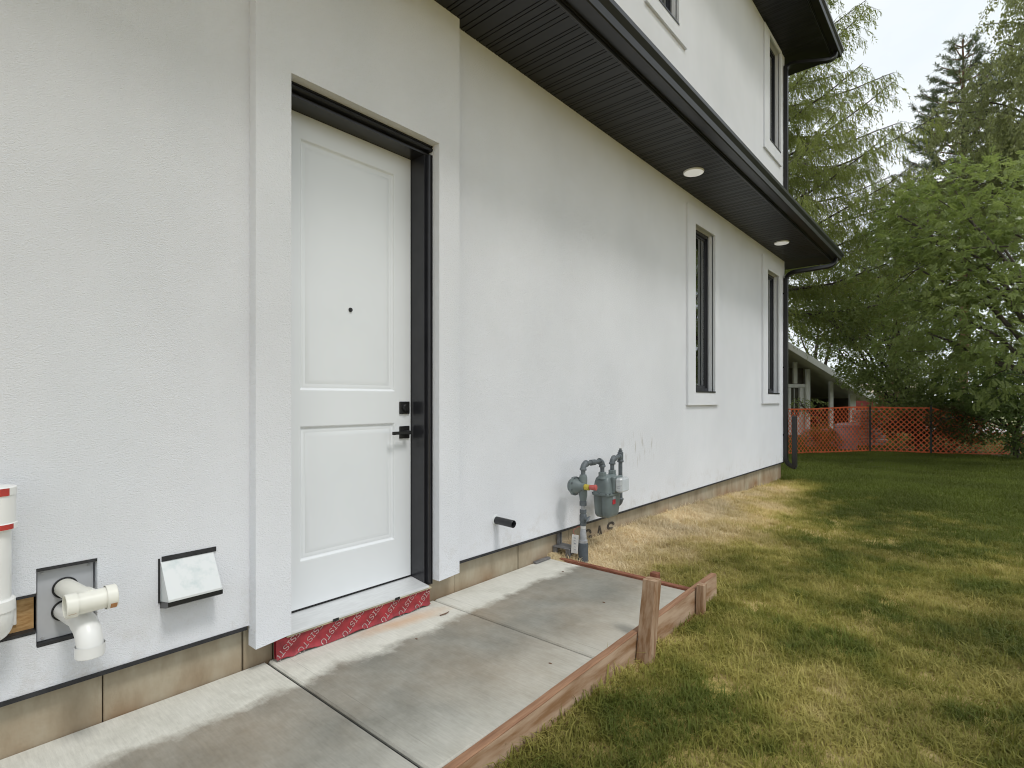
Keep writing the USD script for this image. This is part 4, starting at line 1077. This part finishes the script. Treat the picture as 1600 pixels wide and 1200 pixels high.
# ---- stacked stones
def stones(name, label, px0, px1, py_top, d, seed, hh=0.11, depth=0.45):
    g_ = np.random.default_rng(seed)
    a0, a1 = at(px0, 700, d), at(px1, 700, d)
    z0 = float(ground_z(*a0[:2])) - 0.05
    zt = EYE[2] + (625 - py_top) / 846 * d
    T_ = thing(name, label, "stone wall", (a0[0], a0[1], z0))
    L = np.linalg.norm((a1 - a0)[:2])
    u = (a1 - a0) / np.linalg.norm(a1 - a0); u[2] = 0
    z_ = z0
    while z_ < zt:
        h_ = hh * g_.uniform(0.8, 1.25)
        s = -0.1 * g_.random()
        while s < L:
            l_ = g_.uniform(0.22, 0.42)
            c = a0 + u * (s + l_ / 2); c[2] = z_ + h_ / 2
            m = box(-l_ / 2 + .008, l_ / 2 - .008, -depth / 2, depth / 2, -h_ / 2 + .006, h_ / 2 - .006, 0.025)
            M_ = np.eye(4); M_[:3, 0] = u; M_[:3, 1] = V3(-u[1], u[0], 0); M_[:3, 3] = c + FW * g_.uniform(-.04, .04)
            m.apply_transform(M_)
            obj("stone", m, "stone", T_)
            s += l_
        z_ += h_
    return T_


stones("stone_wall", "low dry stone wall behind the yellow bush, left of the bin", 1262, 1308, 672, 15.2, 3)
stones("stone_pillar", "tall stacked stone pillar just right of the dustbin", 1338, 1361, 642, 15.6, 4, 0.10)


# ---- old neighbour house with open gable porch
hd = 20.0
hp = lambda px, py, dd=0.0: EYE + FW * (hd + dd) + RT * ((px - 800) / 846 * hd) + V3(0, 0, (625 - py) / 846 * hd)
OH = thing("old_house", "old white wooden house with open gable porch behind the orange fence", "house", hp(1240, 712))


def slab(p0, p1, d0, d1):
    """An upright block between two photo corners, from depth d0 to d1 beyond the gable plane."""
    q_ = [hp(px, py, dd) for px in (p0[0], p1[0]) for py in (p0[1], p1[1]) for dd in (d0, d1)]
    return trimesh.convex.convex_hull(np.array(q_))


obj("wall", slab((1120, 606), (1236, 722), 0.0, 0.2), "old_white", OH)
obj("wall", slab((1250.4, 606), (1258, 722), 0.0, 0.2), "old_white", OH)
obj("wall", slab((1236.2, 650), (1250.2, 722), 0.0, 0.2), "old_white", OH)
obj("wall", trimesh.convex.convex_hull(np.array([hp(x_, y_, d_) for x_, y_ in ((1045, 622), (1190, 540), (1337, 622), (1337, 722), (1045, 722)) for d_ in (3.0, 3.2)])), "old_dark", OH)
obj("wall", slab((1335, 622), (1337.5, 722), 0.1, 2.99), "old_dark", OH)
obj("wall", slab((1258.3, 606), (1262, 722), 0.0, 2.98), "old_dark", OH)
w_ = obj("window", slab((1236.3, 606.2), (1250.1, 649.7), 0.12, 0.18), "old_dark", OH)
obj("window_frame", slab((1242.5, 606.5), (1243.5, 649), 0.09, 0.115), "old_white", w_)
obj("beam", slab((1120, 600), (1262, 605.6), -0.06, 0.2), "old_white", OH)
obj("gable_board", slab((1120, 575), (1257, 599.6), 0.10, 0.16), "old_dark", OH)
for x0, x1, yt in ((1257.2, 1263, 577), (1294, 1299, 596), (1325, 1334, 615)):
    obj("post", slab((x0, yt), (x1, 716), -0.13, -0.02), "old_white", OH)
obj("post", slab((1238, 566), (1243, 599.5), -0.13, -0.02), "old_white", OH)
rid, eav = (1190, 532), (1345, 627)
roof = trimesh.convex.convex_hull(np.array([hp(x_, y_ - o, dd) for (x_, y_) in (rid, eav) for o in (2.0, 6.0) for dd in (-0.9, 7.0)]))
obj("roof", roof, "old_roof", OH)
roof = trimesh.convex.convex_hull(np.array([hp(x_, y_ - o, dd) for (x_, y_) in ((1035, 627), (1189.5, 532)) for o in (2.0, 6.0) for dd in (-0.9, 7.0)]))
obj("roof", roof, "old_roof", OH)
obj("bargeboard", trimesh.convex.convex_hull(np.array([hp(x_, y_ + o, dd) for (x_, y_) in (rid, eav) for o in (-6.3, 3.5) for dd in (-0.95, -0.905)])), "old_white", OH)
obj("soffit_board", trimesh.convex.convex_hull(np.array([hp(x_, y_ + o, dd) for (x_, y_) in (rid, eav) for o in (-1.7, -0.9) for dd in (-0.89, 2.9)])), "old_soffit", OH)
gr = trimesh.convex.convex_hull(np.array([hp(1262, 602, 3.3), hp(1350, 602, 3.3), hp(1262, 555, 7.0), hp(1350, 555, 7.0), hp(1262, 606, 3.3), hp(1350, 606, 3.3), hp(1262, 606, 7.0), hp(1350, 606, 7.0)]))
obj("rear_roof", gr, "old_roof", OH)
RS = thing("red_shed", "low red wooden shed seen far behind the fence and bushes", "shed", at(1372, 680, 30))
c = at(1372, 680, 30)
obj("wall", box(c[0] - 1.6, c[0] + 1.6, c[1], c[1] + 2, -0.3, 1.5), "red_siding", RS)
obj("roof", trimesh.convex.convex_hull(np.array([(c[0] - 1.8, c[1] - .2, 1.505), (c[0] + 1.8, c[1] - .2, 1.505), (c[0] - 1.8, c[1] + 2.2, 1.505), (c[0] + 1.8, c[1] + 2.2, 1.505), (c[0] - 1.8, c[1] + 1, 2.1), (c[0] + 1.8, c[1] + 1, 2.1)])), "old_roof", RS)


# ------------------------------------------------------------------ foliage
def unit(a_):
    return a_ / (np.linalg.norm(a_, axis=-1, keepdims=True) + 1e-9)


def leaves(P, Dr, N, L, W, fold=0.25):
    """One folded four-corner leaf per row."""
    P, Dr, N = np.asarray(P, float), unit(np.asarray(Dr, float)), np.asarray(N, float)
    S = unit(np.cross(Dr, N))
    N = np.cross(S, Dr)
    L, W = np.broadcast_to(L, len(P))[:, None], np.broadcast_to(W, len(P))[:, None]
    mid = P + Dr * L * 0.45 + N * W * fold
    v = np.stack([P, mid - S * W / 2, P + Dr * L - N * L * 0.12, mid + S * W / 2], 1).reshape(-1, 3)
    k = np.arange(len(P))[:, None] * 4
    return v, np.vstack([k + [[0, 1, 2]], k + [[0, 2, 3]]])


def ball(g_, n, bias=0.5):
    d = unit(g_.standard_normal((n, 3)))
    return d * (g_.random((n, 1)) ** (1 / 3)) ** bias


def wander(p0, p1, g_, n=7, amp=0.08, lift=0.0):
    t = np.linspace(0, 1, n)[:, None]
    L = np.linalg.norm(p1 - p0)
    o = np.cumsum(g_.standard_normal((n, 3)), 0) * amp * L / n
    o -= t * o[-1]
    return p0 + (p1 - p0) * t + o + V3(0, 0, 1) * lift * L * np.sin(t * np.pi)


def blob_tree(name, label, base, blobs, seed, leaf, mat_, bark="bark_grey", trunk_r=0.09, dens=2.6, L=0.07, W=0.04, pinnate=False, droop=0.3, gap=0.42, twigs=8, group=None, cat_="tree", gscale=1.6):
    g_ = np.random.default_rng(seed)
    base = np.array(base, float); base[2] = ground_z(base[0], base[1])
    T_ = thing(name, label, cat_, base, group)
    C_ = np.array([b_[:3] for b_ in blobs]); R_ = np.array([b_[3] for b_ in blobs])
    fork = base + V3(0, 0, max(0.5, 0.45 * (C_[:, 2].min() - base[2]))) + (C_.mean(0) - base) * V3(.15, .15, 0)
    obj("trunk", tube(wander(base - V3(0, 0, 0.2), fork, g_, 6, 0.05), np.linspace(trunk_r, trunk_r * 0.75, 6), 10), bark, T_, smooth=True)
    br, vs, fs, k0 = [], [], [], 0
    for c_, r_ in zip(C_, R_):
        limb = wander(fork, c_, g_, 8, 0.12, 0.08)
        br.append(tube(limb, np.linspace(trunk_r * 0.6, 0.018, 8), 6))
        for k in range(twigs):
            e = c_ + ball(g_, 1, 0.4)[0] * V3(r_, r_, r_ * 0.75) * 0.95
            br.append(tube(wander(limb[g_.integers(3, 8)], e, g_, 5, 0.12, 0.04), np.linspace(0.014, 0.004, 5), 4))
        area = np.pi * r_ * r_ * 0.85
        if pinnate:
            n_ = int(area * dens / (L * 2.6 * L * 1.5))
        else:
            n_ = int(area * dens / (L * W * 0.5))
        o = ball(g_, n_, 0.55)
        P = c_ + o * V3(r_, r_, r_ * 0.78)
        f_ = meshkit.fbm(P * gscale / max(r_, 0.6) * 1.3 + seed * 3.1, 3, seed)
        kp = f_ > gap
        P, o = P[kp], o[kp]
        out = unit(o * V3(1, 1, 0.35) + g_.standard_normal(P.shape) * 0.5)
        if pinnate:
            out = unit(out - V3(0, 0, droop))
            N = unit(V3(0, 0, 1) + g_.standard_normal(P.shape) * 0.35)
            S = unit(np.cross(out, N)); N = np.cross(S, out)
            fl = L * g_.uniform(2.0, 3.0, len(P))       # whole leaf
            m_ = 6
            for q_ in range(m_):
                t = 0.22 + 0.70 * q_ / m_
                root = P + out * (fl * t)[:, None] - V3(0, 0, 1) * (0.10 * fl * t * t)[:, None]
                sz = L * (0.75 + 0.5 * math.sin(math.pi * (0.15 + 0.8 * q_ / m_)))
                for s in (-1, 1):
                    v, f = leaves(root, out * 0.55 + S * s + g_.standard_normal(P.shape) * 0.08 - V3(0, 0, 0.15), N, sz, W, 0.15)
                    vs.append(v); fs.append(f + k0); k0 += len(v)
            v, f = leaves(P + out * (fl * 0.93)[:, None] - V3(0, 0, 1) * (0.09 * fl)[:, None], out, N, L, W, 0.15)
            vs.append(v); fs.append(f + k0); k0 += len(v)
        else:
            Dr = unit(out - V3(0, 0, droop) + g_.standard_normal(P.shape) * 0.4)
            N = unit(V3(0, 0, 0.9) + o * 0.5 + g_.standard_normal(P.shape) * 0.55)
            v, f = leaves(P, Dr, N, L * g_.uniform(0.65, 1.25, len(P)), W * g_.uniform(0.7, 1.2, len(P)))
            vs.append(v); fs.append(f + k0); k0 += len(v)
    obj("branches", cat(*br), bark, T_, smooth=True)
    obj("crown", (np.vstack(vs), np.vstack(fs)), mat_, T_)
    return T_


def B_(px, py, d, r_):
    return (*at(px, py, d), r_)


# rowan reaching in from the right
blob_tree("rowan_tree", "bright green rowan with feathery leaves at the right picture edge", (4.3, 13.4, 0),
          [B_(1505, 335, 10.8, 1.35), B_(1435, 420, 11.3, 1.15), B_(1570, 390, 10.0, 1.3), B_(1600, 500, 9.4, 1.15), B_(1510, 500, 10.6, 1.3), B_(1395, 330, 12.3, 0.8), B_(1600, 310, 10.8, 1.2),
           B_(1450, 520, 11.2, 1.0), B_(1560, 570, 10.2, 1.0), B_(1660, 420, 10.4, 1.4), B_(1450, 350, 11.6, 0.95)], 21, None, "rowan_leaves", L=0.068, W=0.026, pinnate=True, dens=2.5, twigs=4, droop=0.35, trunk_r=0.11, gap=0.40)
# small-leaved broadleaf mass over the fence
blob_tree("broadleaf_tree", "small leaved green tree overhanging the orange fence in the middle", at(1440, 700, 14.6),
          [B_(1295, 500, 14.5, 0.85), B_(1378, 565, 14.2, 1.0), B_(1338, 585, 14.8, 0.55), B_(1310, 545, 15.2, 0.5), B_(1415, 600, 13.8, 1.1), B_(1330, 470, 15.2, 1.1), B_(1400, 500, 14.3, 1.35), B_(1470, 580, 13.6, 1.2), B_(1350, 420, 15.5, 1.0),
           B_(1285, 470, 16.2, 0.9), B_(1470, 640, 13.4, 0.8), B_(1405, 640, 14.4, 0.7)], 22, None, "bush_leaves", L=0.095, W=0.056, dens=2.3, trunk_r=0.07, gap=0.44, twigs=4)
blob_tree("broadleaf_tree", "dark shady tree low at the right picture edge", at(1590, 690, 12.6),
          [B_(1545, 600, 12.4, 1.0), B_(1600, 620, 11.6, 0.95), B_(1520, 655, 12.8, 0.75), B_(1645, 600, 12.0, 1.2), B_(1500, 610, 13.2, 0.9)], 23, None, "dark_leaves", L=0.095, W=0.056, dens=2.6, trunk_r=0.07, gap=0.43, twigs=4)
blob_tree("shrub", "dark brownish shrub tangled behind the orange fence right of its post", at(1430, 712, 13.9),
          [B_(1415, 672, 13.9, 0.5), B_(1460, 682, 13.6, 0.55), B_(1490, 690, 13.4, 0.5), B_(1390, 660, 14.3, 0.4), B_(1440, 660, 13.4, 0.45), B_(1505, 670, 12.9, 0.45), B_(1480, 655, 12.6, 0.4)], 24, None, "brown_leaves", L=0.075, W=0.04, dens=2.0, trunk_r=0.03, gap=0.42, cat_="shrub")
blob_tree("shrub", "small yellowish bush behind the left end of the orange fence", at(1284, 708, 14.2),
          [B_(1275, 688, 14.2, 0.36), B_(1296, 690, 14.1, 0.34), B_(1285, 678, 14.3, 0.30)], 25, None, "yellow_leaves", L=0.055, W=0.03, dens=2.0, trunk_r=0.02, gap=0.38, cat_="shrub")
blob_tree("shrub", "low dark green shrub at the far right edge of the lawn", at(1590, 712, 11.9),
          [B_(1575, 702, 11.9, 0.28), B_(1600, 690, 11.6, 0.34), B_(1630, 680, 11.5, 0.5)], 26, None, "dark_leaves", L=0.09, W=0.055, dens=1.8, trunk_r=0.02, gap=0.42, cat_="shrub")
blob_tree("shrub", "leafy sapling climbing before the old house porch", at(1282, 708, 17.6),
          [B_(1275, 640, 17.6, 0.42), B_(1288, 670, 17.6, 0.4), B_(1252, 632, 18.0, 0.3)], 27, None, "bush_leaves", L=0.085, W=0.05, dens=1.3, trunk_r=0.02, gap=0.46, cat_="shrub")
# trees farther off that close the view
for k, (nm, lb, px, blobs, m_) in enumerate([
    ("far_tree", "pale far tree behind the old house roof", 1270, [B_(1250, 520, 27, 2.0), B_(1310, 500, 28, 2.0), B_(1280, 450, 28, 1.9), B_(1340, 560, 27, 1.6)], "far_leaves"),
    ("far_tree", "far tree behind the middle of the orange fence", 1400, [B_(1380, 560, 26, 2.0), B_(1430, 500, 27, 2.2), B_(1440, 610, 25, 1.7), B_(1390, 470, 27, 1.8), B_(1390, 630, 27, 1.3)], "far_leaves"),
    ("far_tree", "far tree behind the rowan at the right", 1530, [B_(1510, 560, 24, 2.0), B_(1580, 520, 24, 2.2), B_(1500, 450, 26, 2.2), B_(1570, 420, 25, 2.2), B_(1490, 630, 24, 1.2), B_(1630, 600, 24, 2.0)], "far_leaves")]):
    blob_tree(nm, lb, at(px, 690, 27), blobs, 40 + k, None, m_, L=0.15, W=0.09, dens=1.3, trunk_r=0.18, gap=0.46)
# birch, upper right: fine hanging sprays
def birch(base, seed):
    g_ = np.random.default_rng(seed)
    base = np.array(base, float); base[2] = ground_z(base[0], base[1])
    T_ = thing("birch_tree", "airy birch with hanging greyish leaves at the top right", "tree", base)
    top = base + V3(-0.3, 0.2, 13.0)
    tr = wander(base - V3(0, 0, .2), top, g_, 14, 0.05)
    obj("trunk", tube(tr, np.linspace(0.16, 0.03, 14), 12), "bark_birch", T_, smooth=True)
    br, P, Dv = [], [], []
    for k in range(105):
        t = g_.uniform(0.40, 0.98)
        p0 = tr[0] + (tr[-1] - tr[0]) * t
        p0 = np.array([np.interp(t, np.linspace(0, 1, 14), tr[:, q_]) for q_ in range(3)])
        az = g_.uniform(0, 2 * np.pi)
        L_ = 4.6 * (1.05 - t) + 0.8
        e = p0 + V3(math.cos(az), math.sin(az), 0) * L_ + V3(0, 0, 0.45 * L_)
        limb = wander(p0, e, g_, 8, 0.08, 0.15)
        br.append(tube(limb, np.linspace(0.035, 0.006, 8), 5))
        for q_ in range(int(16 * L_ / 2)):
            s = g_.uniform(0.25, 1.0)
            o = np.array([np.interp(s, np.linspace(0, 1, 8), limb[:, w__]) for w__ in range(3)])
            d = unit(V3(math.cos(az), math.sin(az), 0) * g_.uniform(-.3, 1) + g_.standard_normal(3) * 0.6 * V3(1, 1, .3))
            ln = g_.uniform(0.5, 1.3)
            u = np.linspace(0, 1, 8)[:, None]
            tw_ = o + d * ln * 0.55 * u + V3(0, 0, -1) * ln * 0.8 * u ** 2
            br.append(tube(tw_[::2], np.linspace(0.005, 0.002, 4), 3, False))
            m_ = int(ln * 36)
            uu = g_.uniform(0.1, 1, m_)[:, None]
            P.append(o + d * ln * 0.55 * uu + V3(0, 0, -1) * ln * 0.8 * uu ** 2 + g_.standard_normal((m_, 3)) * 0.04)
            Dv.append(unit(V3(0, 0, -1) + g_.standard_normal((m_, 3)) * 0.55))
    P, Dv = np.vstack(P), np.vstack(Dv)
    v, f = leaves(P, Dv, g_.standard_normal(P.shape), 0.095 * g_.uniform(.7, 1.25, len(P)), 0.05 * g_.uniform(.7, 1.2, len(P)))
    obj("branches", cat(*br), "bark_grey", T_, smooth=True)
    obj("crown", (v, f), "birch_leaves", T_)


birch(at(1665, 690, 14.5), 31)


# larch behind the house: spreading limbs with hanging tassels
def larch(base, seed, height=15.0):
    g_ = np.random.default_rng(seed)
    base = np.array(base, float); base[2] = ground_z(base[0], base[1])
    T_ = thing("larch_tree", "tall conifer with drooping tassels behind the house corner", "tree", base)
    tr = wander(base - V3(0, 0, .2), base + V3(0.1, 0.1, height), g_, 14, 0.02)
    obj("trunk", tube(tr, np.linspace(0.22, 0.03, 14), 12), "bark_grey", T_, smooth=True)
    br, TP_, TD_, TL_ = [], [], [], []
    n_ = 96
    for k in range(n_):
        z_ = 3.9 + (height - 4.3) * ((k + g_.uniform(-.3, .3)) / n_)
        az = k * 2.39996 + g_.normal(0, 0.15)
        L_ = 6.2 * (1 - (z_ - 1.5) / (height + 1.0)) ** 0.75 * g_.uniform(0.85, 1.1)
        d = V3(math.cos(az), math.sin(az), 0)
        p0 = base + V3(0, 0, z_)
        u = np.linspace(0, 1, 9)[:, None]
        limb = p0 + d * L_ * u + V3(0, 0, 1) * L_ * (0.02 * u - 0.20 * u + 0.26 * u ** 2) + np.cumsum(g_.standard_normal((9, 3)), 0) * 0.02 * L_ * 0.3
        br.append(tube(limb, np.linspace(0.05, 0.008, 9), 6))
        sd = V3(-d[1], d[0], 0)
        m_ = int(L_ / 0.20)
        for q_ in range(m_):
            s = 0.16 + 0.84 * (q_ + g_.random()) / m_
            o = np.array([np.interp(s, u[:, 0], limb[:, w__]) for w__ in range(3)])
            for side in (-1, 1):
                ln = (0.30 * L_ * (1.02 - s) + 0.35) * g_.uniform(0.6, 1.15)
                dr_ = g_.uniform(0.1, 0.75)
                dd = unit(d * 0.75 + sd * side * g_.uniform(.6, 1.1) + V3(0, 0, g_.uniform(-.25, .2)))
                w2 = np.linspace(0, 1, 4)[:, None]
                bl = o + dd * ln * w2 - V3(0, 0, 1) * dr_ * ln * w2 ** 2
                br.append(tube(bl, np.linspace(0.007, 0.002, 4), 3, False))
                nt = max(2, int(ln / 0.065))
                t = (g_.random((nt, 1)) * 0.9 + 0.1)
                TP_.append(o + dd * ln * t - V3(0, 0, 1) * dr_ * ln * t ** 2)
                TD_.append(unit(dd * 0.35 + V3(0, 0, -1.0) * g_.uniform(0.7, 1.5, (nt, 1)) + g_.standard_normal((nt, 3)) * 0.22))
                TL_.append(g_.uniform(0.09, 0.27, nt))
            TP_.append(o + g_.standard_normal((5, 3)) * 0.05); TD_.append(unit(d * 0.3 + V3(0, 0, -1) + g_.standard_normal((5, 3)) * .35)); TL_.append(g_.uniform(.15, .36, 5))
    P, Dv, Ln = np.vstack(TP_), np.vstack(TD_), np.concatenate(TL_)
    # only tassels that stand clear of the walls
    vs, fs, k0 = [], [], 0
    m_ = 8
    for q_ in range(m_):
        t = (q_ + g_.random(len(P))) / m_
        c_ = P + Dv * (Ln * t)[:, None] + V3(0, 0, -1) * (0.25 * Ln * t * t)[:, None]
        nd = unit(Dv * 1.1 + unit(g_.standard_normal(P.shape)) * 0.62)
        v, f = leaves(c_, nd, g_.standard_normal(P.shape), 0.085 * g_.uniform(.7, 1.2, len(P)), 0.019, 0.0)
        vs.append(v); fs.append(f + k0); k0 += len(v)
    obj("branches", cat(*br), "bark_grey", T_, smooth=True)
    obj("crown", (np.vstack(vs), np.vstack(fs)), "larch_needles", T_)


larch(at(1165, 690, 16.5), 51)


# pine: upswept limbs ending in needle brushes
def pine(base, seed, height, name_label, r0=3.3, zlow=5.0):
    g_ = np.random.default_rng(seed)
    base = np.array(base, float); base[2] = ground_z(base[0], base[1])
    T_ = thing("pine_tree", name_label, "tree", base)
    tr = wander(base - V3(0, 0, .2), base + V3(0.0, 0.0, height), g_, 16, 0.015)
    obj("trunk", tube(tr, np.linspace(0.2, 0.025, 16), 12), "bark_pine", T_, smooth=True)
    br, P, Dv = [], [], []
    z_ = zlow
    while z_ < height - 0.3:
        for k in range(5):
            az = k * 2 * np.pi / 5 + z_ * 1.3 + g_.normal(0, .2)
            L_ = r0 * ((height - z_) / (height - zlow)) ** 0.7 * g_.uniform(0.7, 1.1) + 0.15
            d = V3(math.cos(az), math.sin(az), 0)
            p0 = np.array([np.interp(z_ + base[2], tr[:, 2], tr[:, 0]), np.interp(z_ + base[2], tr[:, 2], tr[:, 1]), z_ + base[2]])
            u = np.linspace(0, 1, 6)[:, None]
            limb = p0 + d * L_ * u + V3(0, 0, 1) * L_ * (0.22 * u + 0.34 * u ** 2)
            br.append(tube(limb, np.linspace(0.03, 0.008, 6), 5))
            m_ = max(3, int(L_ * 6))
            for q_ in range(m_):
                s = 0.3 + 0.7 * (q_ + g_.random()) / m_
                o = np.array([np.interp(s, u[:, 0], limb[:, w__]) for w__ in range(3)])
                sd = V3(-d[1], d[0], 0) * g_.choice([-1, 1])
                ln = 0.30 * L_ * (1.1 - s) + 0.2
                dd = unit(d * 0.8 + sd * g_.uniform(.2, 1.0) + V3(0, 0, g_.uniform(0.1, 0.9)))
                br.append(tube([o, o + dd * ln], [0.006, 0.003], 3, False))
                nt = max(2, int(ln / 0.09))
                t = np.linspace(0.3, 1, nt)[:, None]
                P.append(o + dd * ln * t); Dv.append(np.repeat(dd[None], nt, 0))
            P.append(limb[-1:] ); Dv.append(unit(d + V3(0, 0, .8))[None])
        z_ += g_.uniform(0.34, 0.5)
    P, Dv = np.vstack(P), np.vstack(Dv)
    vs, fs, k0 = [], [], 0
    for q_ in range(16):
        nd = unit(Dv * 0.75 + unit(g_.standard_normal(P.shape)) * 0.9)
        v, f = leaves(P + Dv * g_.uniform(-.05, .05, (len(P), 1)), nd, g_.standard_normal(P.shape), 0.15 * g_.uniform(.7, 1.15, len(P)), 0.02, 0.0)
        vs.append(v); fs.append(f + k0); k0 += len(v)
    obj("branches", cat(*br), "bark_pine", T_, smooth=True)
    obj("crown", (np.vstack(vs), np.vstack(fs)), "pine_needles", T_)


pine(at(1504, 690, 21.5), 61, 15.6, "bluish pine with a bare upper trunk rising above the rowan", 3.0, 6.0)
pine(at(1400, 690, 24.5), 62, 11.0, "smaller pine left of the tall pine, top against the sky", 2.6, 3.5)
